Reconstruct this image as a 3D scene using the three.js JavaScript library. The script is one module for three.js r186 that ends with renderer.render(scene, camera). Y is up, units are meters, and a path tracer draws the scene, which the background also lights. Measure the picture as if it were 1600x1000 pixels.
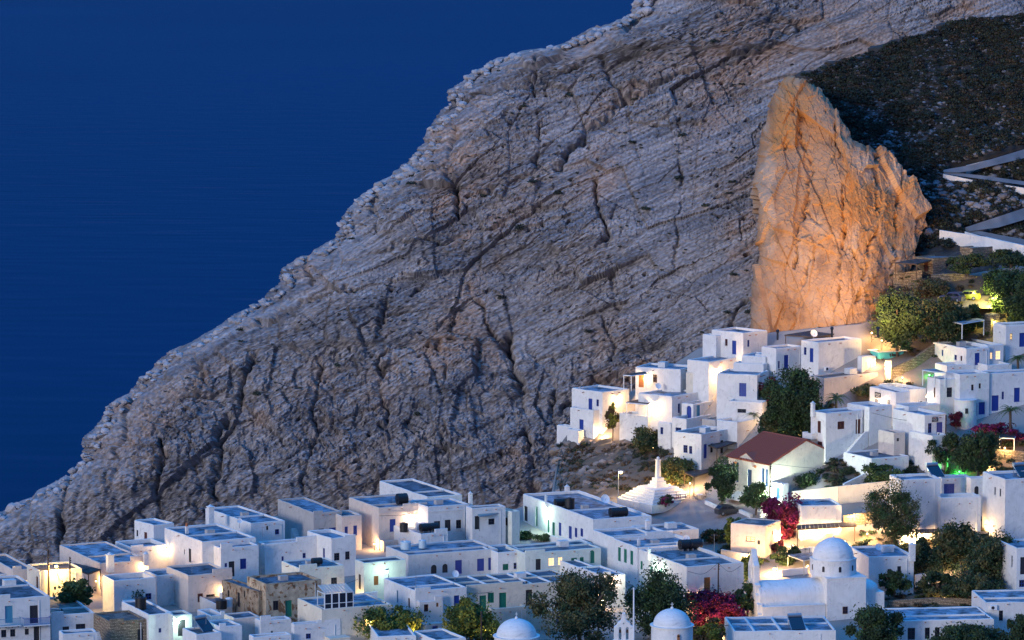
import * as THREE from 'three';
import { mergeGeometries } from 'three/addons/utils/BufferGeometryUtils.js';
import { ImprovedNoise } from 'three/addons/math/ImprovedNoise.js';

// ---------- camera, sky, sun, exposure ----------
const scene = new THREE.Scene();
const FOC = 6000, PITCH = 6.3 * Math.PI / 180;            // long lens from the hill across the village
const CAM = new THREE.Vector3(0, 100, 510);
const camera = new THREE.PerspectiveCamera(2 * Math.atan(500 / FOC) * 180 / Math.PI, 1.6, 5, 40000);
camera.position.copy(CAM);
camera.lookAt(0, 100 - Math.sin(PITCH) * 100, 510 - Math.cos(PITCH) * 100);
const renderer = new THREE.WebGLRenderer();
renderer.toneMapping = THREE.LinearToneMapping;
renderer.toneMappingExposure = 1;
renderer.shadowMap.enabled = true;

// dusk sky: deep blue overhead, pale afterglow low in the west (left of and behind the camera)
{
  const W = 256, Hh = 128, d = new Float32Array(W * Hh * 4);
  const west = new THREE.Vector3(-0.74, 0.06, 0.67).normalize(), v = new THREE.Vector3();
  for (let j = 0; j < Hh; j++) for (let i = 0; i < W; i++) {
    const th = (j + 0.5) / Hh * Math.PI - Math.PI / 2, ph = (i + 0.5) / W * 2 * Math.PI - Math.PI;
    v.set(Math.cos(th) * Math.cos(ph), Math.sin(th), Math.cos(th) * Math.sin(ph));
    const up = Math.max(0, v.y), c = 0.5 + 0.5 * v.dot(west), g = Math.pow(c, 5) * Math.pow(1 - up, 3), g2 = Math.pow(c, 8) * Math.pow(1 - up, 5);
    const k = (j * W + i) * 4;
    d[k] = 0.0005 + 0.06 * Math.pow(up, 1.7) + 0.72 * g + 0.9 * g2;
    d[k + 1] = 0.024 + 0.58 * Math.pow(up, 1.7) + 0.78 * g + 0.75 * g2;
    d[k + 2] = 0.15 + 1.7 * Math.pow(up, 1.7) + 1.05 * g + 0.55 * g2;
    d[k + 3] = 1;
  }
  const t = new THREE.DataTexture(d, W, Hh, THREE.RGBAFormat, THREE.FloatType);
  t.mapping = THREE.EquirectangularReflectionMapping; t.magFilter = THREE.LinearFilter; t.minFilter = THREE.LinearFilter; t.needsUpdate = true;
  scene.background = t; scene.environment = t;
}
const sun = new THREE.DirectionalLight(new THREE.Color(1.0, 0.93, 0.90), 1.6);      // last glow of the west
sun.position.set(-255, 95, 225); sun.target.position.set(0, 10, -80);
sun.castShadow = true; sun.shadow.radius = 28; sun.shadow.mapSize.set(2048, 2048);
Object.assign(sun.shadow.camera, { left: -160, right: 160, top: 160, bottom: -160, near: 1, far: 900 });
scene.add(sun, sun.target);

// ---------- helpers ----------
let seed = 7;
const rnd = () => { seed = (seed * 1664525 + 1013904223) >>> 0; return seed / 4294967296; };
const rr = (a, b) => a + (b - a) * rnd();
const PN = new ImprovedNoise();
const nz = (x, y, z = 0.37) => PN.noise(x, y, z);
const fbm = (x, y, z, o) => { let s = 0, a = 1, t = 0; for (let i = 0; i < o; i++) { s += a * PN.noise(x, y, z); t += a; a *= 0.5; x *= 2.03; y *= 2.03; z = z * 2.03 + 11.3; } return s / t; };
const rid = (x, y, z = 0.37) => 1 - 2 * Math.abs(PN.noise(x, y, z)) ;
const lerp = (a, b, t) => a + (b - a) * t, clamp = (x, a, b) => Math.min(b, Math.max(a, x));
const sstep = (a, b, x) => { const t = clamp((x - a) / (b - a), 0, 1); return t * t * (3 - 2 * t); };
const pl = (pts, x) => { if (x <= pts[0][0]) return pts[0][1]; for (let i = 1; i < pts.length; i++) if (x <= pts[i][0]) { const [a, b] = pts[i - 1], [c, e] = pts[i]; return b + (e - b) * (x - a) / (c - a); } return pts[pts.length - 1][1]; };
const V3 = (x, y, z) => new THREE.Vector3(x, y, z);
const UPV = V3(0, Math.cos(PITCH), -Math.sin(PITCH)), FWD = V3(0, -Math.sin(PITCH), -Math.cos(PITCH));
// survey of the place: a sighting (bearing, drop) from the hill and a horizontal distance give a point on the ground
const ray = (px, py) => V3((px - 800) / FOC, 0, 0).addScaledVector(UPV, (500 - py) / FOC).add(FWD);
const atD = (px, py, D) => { const r = ray(px, py); return r.multiplyScalar(D / -r.z).add(CAM); };
const atY = (px, py, Y) => { const r = ray(px, py); return r.multiplyScalar((Y - CAM.y) / r.y).add(CAM); };
const toX = p => { const q = p.clone().sub(CAM); return 800 + FOC * q.x / q.dot(FWD); };
const toY = p => { const q = p.clone().sub(CAM); return 500 - FOC * q.dot(UPV) / q.dot(FWD); };
const GX = [-300, 200, 600, 1000, 1300, 1600, 1900], GY = [400, 500, 600, 700, 800, 900, 1000, 1150];
const GD = [[700, 690, 680, 655, 632, 622, 620], [690, 680, 670, 640, 612, 606, 604], [665, 655, 645, 616, 594, 590, 588], [640, 632, 625, 602, 576, 570, 568], [600, 592, 588, 578, 558, 552, 550], [549, 547, 546, 543, 535, 532, 530], [508, 508, 508, 508, 508, 508, 508], [452, 452, 452, 452, 452, 452, 452]];
function Dg(px, py) {                                        // distance of the village ground
  px = clamp(px, GX[0], GX[6]); py = clamp(py, GY[0], GY[7]);
  let i = 0, j = 0; while (i < 5 && px > GX[i + 1]) i++; while (j < 6 && py > GY[j + 1]) j++;
  const u = (px - GX[i]) / (GX[i + 1] - GX[i]), v = (py - GY[j]) / (GY[j + 1] - GY[j]);
  return lerp(lerp(GD[j][i], GD[j][i + 1], u), lerp(GD[j + 1][i], GD[j + 1][i + 1], u), v);
}
const gnd = (px, py) => atD(px, py, Dg(px, py));
const names = {};
const uniq = n => { const k = names[n] = (names[n] ?? -1) + 1; return k ? n + '_' + String(k).padStart(3, '0') : n; };
function top(o, name, label, category, group) { o.name = uniq(name); o.userData = { label, category }; if (group) o.userData.group = group; scene.add(o); return o; }
function struct(o, name) { o.name = uniq(name); o.userData.kind = 'structure'; scene.add(o); return o; }
function stuff(o, name, label, category) { o.name = uniq(name); o.userData = { kind: 'stuff', label, category }; scene.add(o); return o; }
const shadow = m => { m.castShadow = m.receiveShadow = true; return m; };
function part(parent, name, geo, mat, x = 0, y = 0, z = 0, ry = 0) { const m = shadow(new THREE.Mesh(geo, mat)); m.name = name; m.position.set(x, y, z); m.rotation.y = ry; parent.add(m); return m; }
function uvm(g, s = 1) {                                     // uv in metres, by the way each face points
  if (g.index) g = g.toNonIndexed();
  const p = g.attributes.position, n = g.attributes.normal, uv = new Float32Array(p.count * 2);
  for (let i = 0; i < p.count; i++) {
    const ax = Math.abs(n.getX(i)), ay = Math.abs(n.getY(i)), az = Math.abs(n.getZ(i));
    let a, b; if (ay > ax && ay > az) { a = p.getX(i); b = p.getZ(i); } else if (ax > az) { a = p.getZ(i); b = p.getY(i); } else { a = p.getX(i); b = p.getY(i); }
    uv[2 * i] = a * s; uv[2 * i + 1] = b * s;
  }
  g.setAttribute('uv', new THREE.BufferAttribute(uv, 2)); return g;
}
const box = (w, h, d, x = 0, y = 0, z = 0) => new THREE.BoxGeometry(w, h, d).translate(x, y, z);
const merge = a => mergeGeometries(a.map(g => { g = g.index ? g.toNonIndexed() : g; for (const k of Object.keys(g.attributes)) if (!['position', 'normal', 'uv'].includes(k)) g.deleteAttribute(k); return g; }));
function bar(a, b, w, t = w) {                               // square bar from a to b
  const d = b.clone().sub(a), l = d.length(), g = new THREE.BoxGeometry(w, l, t);
  g.applyQuaternion(new THREE.Quaternion().setFromUnitVectors(V3(0, 1, 0), d.normalize()));
  const m = a.clone().add(b).multiplyScalar(0.5); return g.translate(m.x, m.y, m.z);
}
const tube = (pts, r, n = 12, k = 5) => new THREE.TubeGeometry(new THREE.CatmullRomCurve3(pts), n, r, k);

// ---------- materials ----------
function tex(n, fn, srgb = true) {
  const d = new Uint8Array(n * n * 4);
  for (let j = 0; j < n; j++) for (let i = 0; i < n; i++) { const c = fn(i / n, j / n), k = (j * n + i) * 4; d[k] = clamp(c[0], 0, 1) * 255; d[k + 1] = clamp(c[1], 0, 1) * 255; d[k + 2] = clamp(c[2], 0, 1) * 255; d[k + 3] = 255; }
  const t = new THREE.DataTexture(d, n, n); t.wrapS = t.wrapT = THREE.RepeatWrapping; t.magFilter = THREE.LinearFilter; t.minFilter = THREE.LinearMipmapLinearFilter; t.generateMipmaps = true;
  if (srgb) t.colorSpace = THREE.SRGBColorSpace; t.needsUpdate = true; return t;
}
const tile = (u, v, f, o, z) => {                            // seamless noise on the unit square
  const a = u * 2 * Math.PI, b = v * 2 * Math.PI, R = f / 6.283; return fbm(Math.cos(a) * R + 5 + Math.sin(b) * R * 0.5, Math.sin(a) * R + z + Math.cos(b) * R * 0.5, Math.sin(b) * R + Math.cos(b) * R * 0.8, o);
};
const plasterMap = tex(512, (u, v) => {                      // limewash: brush blotches, weather streaks, worn spots
  const a = tile(u, v, 7, 4, 1), s = tile(u, v * 0.15, 26, 3, 9), w = tile(u, v, 18, 4, 21);
  let k = 0.94 + 0.08 * a - 0.06 * Math.max(0, s); if (w > 0.2) k -= 0.35 * Math.min(0.25, w - 0.2); return [k, k * 0.99, k * 0.975];
});
const plasterBump = tex(256, (u, v) => { const k = 0.5 + 0.5 * tile(u, v, 22, 4, 3); return [k, k, k]; }, false);
const oldMap = tex(512, (u, v) => {                          // bare, flaking render over stone
  const a = tile(u, v, 8, 5, 4), w = tile(u, v, 12, 5, 31), s = tile(u, v * 0.2, 22, 3, 13); let r = 0.82, g = 0.76, b = 0.66; const k = 0.95 + 0.3 * a - 0.15 * Math.max(0, s);
  if (w > 0.08) { const t = clamp((w - 0.08) * 7, 0, 1); r = lerp(r, 0.56, t); g = lerp(g, 0.42, t); b = lerp(b, 0.30, t); } return [r * k, g * k, b * k];
});
const stoneMap = tex(512, (u, v) => {                        // dry rubble too small to pick apart
  const n = 30, x = u * n, y = v * n * 1.3, ix = Math.floor(x), iy = Math.floor(y); let m = 9, m2 = 9, id = 0; const W = (a, q) => ((a % q) + q) % q;
  for (let j = -1; j <= 1; j++) for (let i = -1; i <= 1; i++) { const p = W(ix + i, n), q = W(iy + j, 39), h1 = (Math.sin(p * 12.99 + q * 78.23) * 43758.5) % 1, h2 = (Math.sin(p * 39.3 + q * 11.1) * 24634.6) % 1, d = Math.hypot(x - ix - i - 0.5 - 0.4 * h1, y - iy - j - 0.5 - 0.4 * h2); if (d < m) { m2 = m; m = d; id = h1; } else if (d < m2) m2 = d; }
  let k = 0.72 + 0.16 * id + 0.1 * tile(u, v, 24, 3, 5); if (m2 - m < 0.12) k *= 0.55; return [k, k * 0.9, k * 0.77];
});
const roofMap = tex(512, (u, v) => { const a = tile(u, v, 5, 5, 8), w = tile(u, v, 14, 4, 15), k = 0.84 + 0.75 * a + (w > 0.1 ? -0.9 * (w - 0.1) : 0); return [k, k, k]; });
const lin = (r, g, b) => new THREE.Color().setRGB(r, g, b);
const mt = (c, o = {}) => new THREE.MeshStandardMaterial({ color: lin(...c), roughness: 0.9, ...o });
const wallM = (c, map = plasterMap, bs = 0.02) => mt(c, { map, bumpMap: plasterBump, bumpScale: bs, roughness: 0.95 });
const M = {
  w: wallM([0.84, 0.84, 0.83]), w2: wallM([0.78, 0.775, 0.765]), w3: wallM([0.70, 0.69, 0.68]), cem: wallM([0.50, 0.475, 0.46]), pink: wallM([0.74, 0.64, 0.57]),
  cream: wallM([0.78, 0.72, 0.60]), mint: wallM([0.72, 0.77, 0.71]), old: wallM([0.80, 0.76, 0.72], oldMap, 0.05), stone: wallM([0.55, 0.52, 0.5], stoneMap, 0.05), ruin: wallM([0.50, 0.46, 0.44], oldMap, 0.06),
  rg: mt([0.25, 0.325, 0.40], { map: roofMap }), rl: mt([0.35, 0.42, 0.49], { map: roofMap }), rd: mt([0.16, 0.185, 0.22], { map: roofMap }), rb: mt([0.22, 0.165, 0.135], { map: roofMap }), rn: mt([0.22, 0.27, 0.31], { map: roofMap }),
  B2: mt([0.02, 0.07, 0.14], { roughness: 0.5 }), B: mt([0.012, 0.045, 0.27], { roughness: 0.5 }), T: mt([0.06, 0.25, 0.38], { roughness: 0.5 }), G: mt([0.01, 0.16, 0.11], { roughness: 0.5 }), N: mt([0.10, 0.030, 0.022], { roughness: 0.6 }), K: mt([0.022, 0.022, 0.03], { roughness: 0.6 }), O: mt([0.26, 0.10, 0.03], { roughness: 0.6 }),
  W: mt([0.75, 0.75, 0.74], { roughness: 0.6 }), glass: mt([0.012, 0.016, 0.03], { roughness: 0.12 }), lit: mt([0.8, 0.6, 0.3], { emissive: lin(1, 0.62, 0.24), emissiveIntensity: 1.6 }),
  black: mt([0.012, 0.012, 0.014], { roughness: 0.45 }), metal: mt([0.35, 0.36, 0.38], { roughness: 0.4, metalness: 0.7 }), wood: mt([0.09, 0.055, 0.035]), cane: mt([0.13, 0.09, 0.075], { map: roofMap }), dark: mt([0.05, 0.055, 0.07], { map: roofMap }),
  tile: mt([0.30, 0.075, 0.042], { roughness: 0.85 }), terra: mt([0.36, 0.13, 0.06]), trunk: mt([0.10, 0.07, 0.05]), solar: mt([0.01, 0.014, 0.03], { roughness: 0.15 }), wire: mt([0.02, 0.02, 0.02]), tank: mt([0.50, 0.62, 0.66], { roughness: 0.5 }),
};
const leafM = {}; const leafMat = () => leafM.m ??= new THREE.MeshStandardMaterial({ vertexColors: true, roughness: 0.9, side: THREE.DoubleSide });

// ---------- sea ----------
{
  const N = 1024, wv = Array.from({ length: 26 }, () => [Math.round(rr(-34, 34)), Math.round(rr(18, 110)), rr(0, 6.28)]), sw = tex(N, (u, v) => { let k = 0, t = 0; for (const [a, b, f] of wv) { const w = 1 / b; k += w * Math.sin(6.2832 * (a * u + b * v) + f); t += w; } k = 0.5 + 0.9 * k / t + 0.08 * tile(u, v, 90, 3, 3); return [k, k, k]; }, false);
  sw.repeat.set(12, 8);
  const g = new THREE.PlaneGeometry(30000, 24000, 150, 300).rotateX(-Math.PI / 2).translate(0, -200, -11500);
  const p = g.attributes.position, c = new Float32Array(p.count * 3);
  for (let i = 0; i < p.count; i++) {                        // wind lanes and slicks on the water
    const x = p.getX(i), z = p.getZ(i), s = fbm(x * 0.0006, z * 0.00035, 4.4, 4), ln = sstep(0.05, 0.3, fbm(x * 0.0003, z * 0.0003, 9.4, 4)) * sstep(-5200, -7200, z), t = 0.85 + 1.0 * s + 0.7 * ln;
    c[3 * i] = 0.0004 * t; c[3 * i + 1] = 0.010 * t; c[3 * i + 2] = 0.05 * t;
  }
  g.setAttribute('color', new THREE.BufferAttribute(c, 3));
  const m = new THREE.MeshPhysicalMaterial({ vertexColors: true, roughness: 0.16, bumpMap: sw, bumpScale: 0.8, ior: 1.33 });
  struct(new THREE.Mesh(g, m), 'sea').receiveShadow = true;
}

// ---------- rock ----------
function patch(nu, nv, base, disp, col, flat = false) {
  const P = [], pix = []; let g = new THREE.BufferGeometry();
  for (let j = 0; j <= nv; j++) for (let i = 0; i <= nu; i++) { const [px, py, D] = base(i / nu, j / nv); P.push(atD(px, py, D)); pix.push([px, py]); }
  const idx = [], w = nu + 1;
  for (let j = 0; j < nv; j++) for (let i = 0; i < nu; i++) { const a = j * w + i; idx.push(a, a + w, a + 1, a + 1, a + w, a + w + 1); }
  const pos = new Float32Array(P.length * 3), cc = new Float32Array(P.length * 3), du = V3(), dv = V3(), n = V3();
  for (let j = 0; j <= nv; j++) for (let i = 0; i <= nu; i++) {
    const k = j * w + i;
    du.subVectors(P[j * w + Math.min(nu, i + 2)], P[j * w + Math.max(0, i - 2)]); dv.subVectors(P[Math.min(nv, j + 2) * w + i], P[Math.max(0, j - 2) * w + i]);
    n.crossVectors(dv, du).normalize();
    const h = disp(P[k], pix[k][0], pix[k][1]), q = P[k].clone().addScaledVector(n, h), c = col(P[k], pix[k][0], pix[k][1], h);
    pos.set([q.x, q.y, q.z], 3 * k); cc.set(c, 3 * k);
  }
  g.setAttribute('position', new THREE.BufferAttribute(pos, 3)); g.setAttribute('color', new THREE.BufferAttribute(cc, 3)); g.setIndex(idx); g.computeVertexNormals();
  return shadow(new THREE.Mesh(g, new THREE.MeshStandardMaterial({ vertexColors: true, roughness: 0.95, side: THREE.DoubleSide, flatShading: flat })));
}
const segD = (px, py, L) => { let m = 1e9; for (let i = 1; i < L.length; i++) { const [a, b] = L[i - 1], [c, d] = L[i], ux = c - a, uy = d - b, t = clamp(((px - a) * ux + (py - b) * uy) / (ux * ux + uy * uy), 0, 1); m = Math.min(m, Math.hypot(px - a - ux * t, py - b - uy * t)); } return m; };
const EDGE = [[-80, 1030], [0, 992], [20, 986], [32, 960], [54, 905], [66, 880], [76, 850], [80, 815], [92, 770], [108, 740], [128, 714], [142, 702], [162, 699], [185, 680], [202, 667], [225, 660], [250, 640], [275, 610], [290, 585], [305, 560], [325, 545], [345, 531], [368, 527], [382, 505], [400, 470], [418, 441], [440, 432], [470, 405], [490, 365], [510, 340], [535, 300], [548, 262], [572, 240], [590, 215], [612, 205], [628, 170], [655, 155], [690, 130], [720, 124], [745, 95], [768, 60], [788, 20], [800, 0], [830, -60], [920, -200]];
const planeD = (px, py) => { const r = ray(px, py), nrm = V3(-0.15, 0.577, 1), t = (-180 - nrm.dot(CAM)) / nrm.dot(r); return -r.z * t; };
// clefts and ledges of the face: polyline, half width, depth
const CUT = [[[[790, 525], [806, 590], [820, 670], [835, 770]], 9, 4.5], [[[392, 560], [372, 640], [345, 690], [330, 780]], 8, 3.6], [[[252, 690], [250, 760], [254, 860]], 6, 3], [[[108, 730], [95, 800], [98, 860]], 7, 3.2], [[[1040, 130], [965, 165], [905, 215], [870, 265]], 9, 3.8],
  [[[712, 180], [702, 250], [716, 340]], 7, 3], [[[846, 190], [840, 265]], 4, 2], [[[838, 85], [828, 135], [842, 150]], 5, 2.4], [[[1000, 10], [985, 45]], 8, 3.5], [[[756, 305], [800, 288], [845, 270]], 4, 2.4], [[[700, 165], [770, 140], [830, 135], [900, 100]], 4, 2.2], [[[928, 285], [938, 330], [950, 385]], 5, 2.6], [[[990, 140], [1100, 112], [1170, 85], [1245, 42]], 4, 2],
  [[[585, 300], [588, 380]], 4, 1.8], [[[600, 470], [596, 560], [605, 700], [600, 790]], 5, 2], [[[935, 85], [955, 130], [975, 160]], 5, 2.2], [[[480, 390], [478, 450]], 4, 1.6], [[[500, 560], [490, 680], [470, 800]], 5, 2], [[[690, 540], [700, 600], [690, 760]], 4, 1.6], [[[730, 440], [760, 520], [800, 540]], 4, 2], [[[300, 540], [320, 600], [300, 660], [310, 800]], 4, 1.8], [[[200, 620], [190, 700], [170, 800]], 5, 2],
  [[[960, 420], [945, 500], [962, 560]], 4, 1.8], [[[1060, 180], [1062, 300], [1050, 420]], 3, 1.2], [[[870, 560], [860, 640], [880, 700]], 5, 2.2], [[[640, 260], [690, 270], [700, 250]], 4, 1.6], [[[1170, 470], [1120, 540], [1060, 590], [930, 590], [880, 640]], 6, 2.5], [[[540, 420], [620, 390], [700, 380], [790, 350]], 3, 1.4], [[[400, 500], [470, 470], [560, 450]], 3, 1.4]];
const BUMP = [[650, 640, 110, 150, 6], [720, 620, 70, 110, 4], [450, 700, 90, 130, 4], [180, 760, 70, 90, 4], [300, 720, 40, 120, 3], [900, 380, 120, 130, 3], [760, 200, 90, 60, 3.5], [620, 340, 70, 60, 4], [1080, 60, 120, 60, 4], [980, 600, 60, 60, 3], [40, 840, 60, 60, 3], [550, 500, 80, 70, 3]];
const slab = (px, py) => sstep(0, 1, 1.35 - Math.hypot((px - 1080) / 170, (py - 330) / 210));
function bed(x, y, px, py) {                                 // coordinates along and across the rock's bedding
  const th = 0.52 + 0.00012 * (py - 400), c = Math.cos(th), s = Math.sin(th); return [x * c + y * s, -x * s + y * c];
}
const hsh = (i, j, k) => { let h = (i * 374761393 + j * 668265263 + k * 1274126177) | 0; h = Math.imul(h ^ (h >>> 13), 1274126177); h ^= h >>> 16; return (h >>> 0) / 4294967296; };
function facet(x, y, k, gr = 1) {                                    // broken rock: tilted faces of irregular blocks
  const ix = Math.floor(x), iy = Math.floor(y); let m = 9, bi = 0, bj = 0, bx = 0, by = 0, m2 = 9;
  for (let j = -1; j <= 1; j++) for (let i = -1; i <= 1; i++) { const cx = ix + i + 0.1 + 0.8 * hsh(ix + i, iy + j, k), cy = iy + j + 0.1 + 0.8 * hsh(ix + i, iy + j, k + 1), d = (x - cx) ** 2 + (y - cy) ** 2; if (d < m) { m2 = m; m = d; bi = ix + i; bj = iy + j; bx = x - cx; by = y - cy; } else if (d < m2) m2 = d; }
  const e = Math.sqrt(m2) - Math.sqrt(m);
  return (hsh(bi, bj, k + 2) - 0.5) + (hsh(bi, bj, k + 3) - 0.5) * 1.5 * bx + (hsh(bi, bj, k + 4) - 0.5) * 1.5 * by - (gr && e < 0.06 && hsh(bi, bj, k + 5) > 0.55 ? (0.06 - e) * 7 : 0);
}
function rockD(p, px, py) {
  const x = p.x, y = p.y * 1.1, wx = x + 1.2 * nz(x * 0.05, y * 0.05, 2) + 0.35 * nz(x * 0.4, y * 0.4, 5), wy = y + 1.2 * nz(x * 0.05, y * 0.05, 7) + 0.35 * nz(x * 0.4, y * 0.4, 8), [al, ac] = bed(wx, wy, px, py), rough = 1 - 0.5 * slab(px, py);
  const zone = 0.2 + sstep(-0.2, 0.3, fbm(x * 0.035, y * 0.035, 40, 3)), rz = rough * zone;
  let h = 1.3 * fbm(x * 0.022, y * 0.022, 1.5, 3);
  h += rough * (1.3 * facet(al * 0.028, ac * 0.075, 43) + 0.75 * facet(wx * 0.085, wy * 0.06, 11)) + (0.35 + 0.8 * rz) * 1.25 * facet(al * 0.07, ac * 0.21, 23) + rz * (0.66 * facet(al * 0.2, ac * 0.62, 37) + 0.36 * facet(al * 0.6, ac * 1.4, 51)) + 0.2 * (0.5 + 0.7 * zone) * facet(wx * 1.9, wy * 1.9, 67);
  h += 0.2 * (0.4 + 0.6 * zone) * fbm(al * 0.22, ac * 1.7, 2.2, 4) + 0.1 * fbm(wx * 2.4, wy * 2.4, 9, 2);
  const lo = sstep(420, 640, py + 60 * nz(px * 0.01, py * 0.01, 6)) * (1 - 0.6 * slab(px, py)); if (lo > 0) h += lo * (1.0 * facet(wx * 0.16, wy * 0.11, 71, 0) + 0.75 * facet(wx * 0.4, wy * 0.27, 77) + 0.5 * facet(wx * 0.95, wy * 0.7, 83, 0) + 0.22 * facet(wx * 2.1, wy * 1.6, 87, 0));
  const pit = nz(al * 0.7, ac * 0.9, 31); if (pit > 0.46 && zone > 0.5) h -= (pit - 0.46) * 9;
  return h;
}
function cliffDisp(p, px, py) {
  const dE = (px - pl(EDGE, py)) / 8.5; let h = rockD(p, px, py) * lerp(0.3, 1, sstep(0, 12, dE));
  for (const [a, b, rx, ry, k] of BUMP) { const q = ((px - a) / rx) ** 2 + ((py - b) / ry) ** 2; if (q < 4) h += 0.42 * k * sstep(0, 14, dE) * Math.exp(-q * 1.3); }
  const jx = px + 14 * nz(px * 0.03, py * 0.03, 1) + 6 * nz(px * 0.11, py * 0.11, 2), jy = py + 12 * nz(px * 0.03, py * 0.03, 4) + 5 * nz(px * 0.11, py * 0.11, 6), cd = clamp(0.75 + 1.6 * nz(px * 0.025, py * 0.025, 9), 0.1, 1.2);
  for (const [L, w, d] of CUT) { const m = segD(jx, jy, L), q = w * 0.62; if (m < q * 2.4) h -= 0.8 * cd * d * Math.exp(-((m / q) ** 2)); }
  return h;
}
function rockCol(p, px, py) {
  const x = p.x, y = p.y * 1.1, [al, ac] = bed(x, y, px, py);
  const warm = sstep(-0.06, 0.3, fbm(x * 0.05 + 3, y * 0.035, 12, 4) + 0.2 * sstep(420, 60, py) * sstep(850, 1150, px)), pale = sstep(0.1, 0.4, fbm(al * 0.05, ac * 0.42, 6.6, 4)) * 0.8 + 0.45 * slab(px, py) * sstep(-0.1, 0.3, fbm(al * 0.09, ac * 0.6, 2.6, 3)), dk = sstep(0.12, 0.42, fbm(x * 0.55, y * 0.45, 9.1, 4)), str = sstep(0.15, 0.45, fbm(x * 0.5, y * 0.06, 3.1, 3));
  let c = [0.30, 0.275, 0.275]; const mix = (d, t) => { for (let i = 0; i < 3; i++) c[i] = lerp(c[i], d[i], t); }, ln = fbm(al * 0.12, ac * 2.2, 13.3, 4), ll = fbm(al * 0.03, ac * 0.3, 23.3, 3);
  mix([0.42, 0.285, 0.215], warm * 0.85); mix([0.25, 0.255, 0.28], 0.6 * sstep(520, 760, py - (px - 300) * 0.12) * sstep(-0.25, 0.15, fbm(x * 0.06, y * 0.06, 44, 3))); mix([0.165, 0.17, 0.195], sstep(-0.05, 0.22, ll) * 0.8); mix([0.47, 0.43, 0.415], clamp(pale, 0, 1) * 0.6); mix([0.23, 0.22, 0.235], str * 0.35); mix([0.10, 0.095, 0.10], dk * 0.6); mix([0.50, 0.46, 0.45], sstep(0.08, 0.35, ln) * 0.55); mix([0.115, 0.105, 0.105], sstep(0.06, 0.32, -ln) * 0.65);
  const k = 0.84 + 0.6 * nz(x * 2.3, y * 2.3, 5); return c.map(v => v * k);
}
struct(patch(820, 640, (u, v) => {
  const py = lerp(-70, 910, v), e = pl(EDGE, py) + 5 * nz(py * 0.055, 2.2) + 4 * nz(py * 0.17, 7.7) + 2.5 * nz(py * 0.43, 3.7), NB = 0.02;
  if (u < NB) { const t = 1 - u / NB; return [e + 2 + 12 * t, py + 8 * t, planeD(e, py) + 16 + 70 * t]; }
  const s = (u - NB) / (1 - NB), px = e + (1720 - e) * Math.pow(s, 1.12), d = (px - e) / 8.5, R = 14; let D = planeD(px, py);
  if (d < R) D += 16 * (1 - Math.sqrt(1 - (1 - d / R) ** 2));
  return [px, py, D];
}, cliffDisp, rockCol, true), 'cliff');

// floodlit outcrop at the end of the hill
const OL = [[100, 1236], [133, 1228], [145, 1222], [165, 1208], [205, 1190], [240, 1192], [300, 1188], [400, 1182], [470, 1181], [540, 1178]], OR = [[100, 1243], [133, 1262], [160, 1296], [215, 1332], [235, 1378], [265, 1402], [300, 1428], [330, 1442], [352, 1447], [385, 1428], [440, 1405], [480, 1385], [540, 1370]];
const OCUT = [[[[1238, 160], [1250, 205], [1258, 240], [1262, 300], [1240, 420]], 4, 2], [[[1305, 190], [1312, 300], [1316, 360], [1300, 520]], 4, 2.6], [[[1262, 330], [1280, 350], [1250, 460], [1235, 520]], 4, 1.6], [[[1375, 240], [1378, 330], [1350, 440], [1340, 500]], 4, 2.2], [[[1330, 380], [1350, 420], [1345, 470]], 3, 1.4], [[[1408, 260], [1404, 360], [1396, 430]], 4, 1.8], [[[1290, 170], [1300, 250]], 3, 1.2], [[[1200, 250], [1235, 222]], 3, 1.5]];
const outD = (px, py) => 616 + (530 - py) * 0.066 - 5 * Math.exp(-(((px - 1330) / 60) ** 2));
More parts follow.
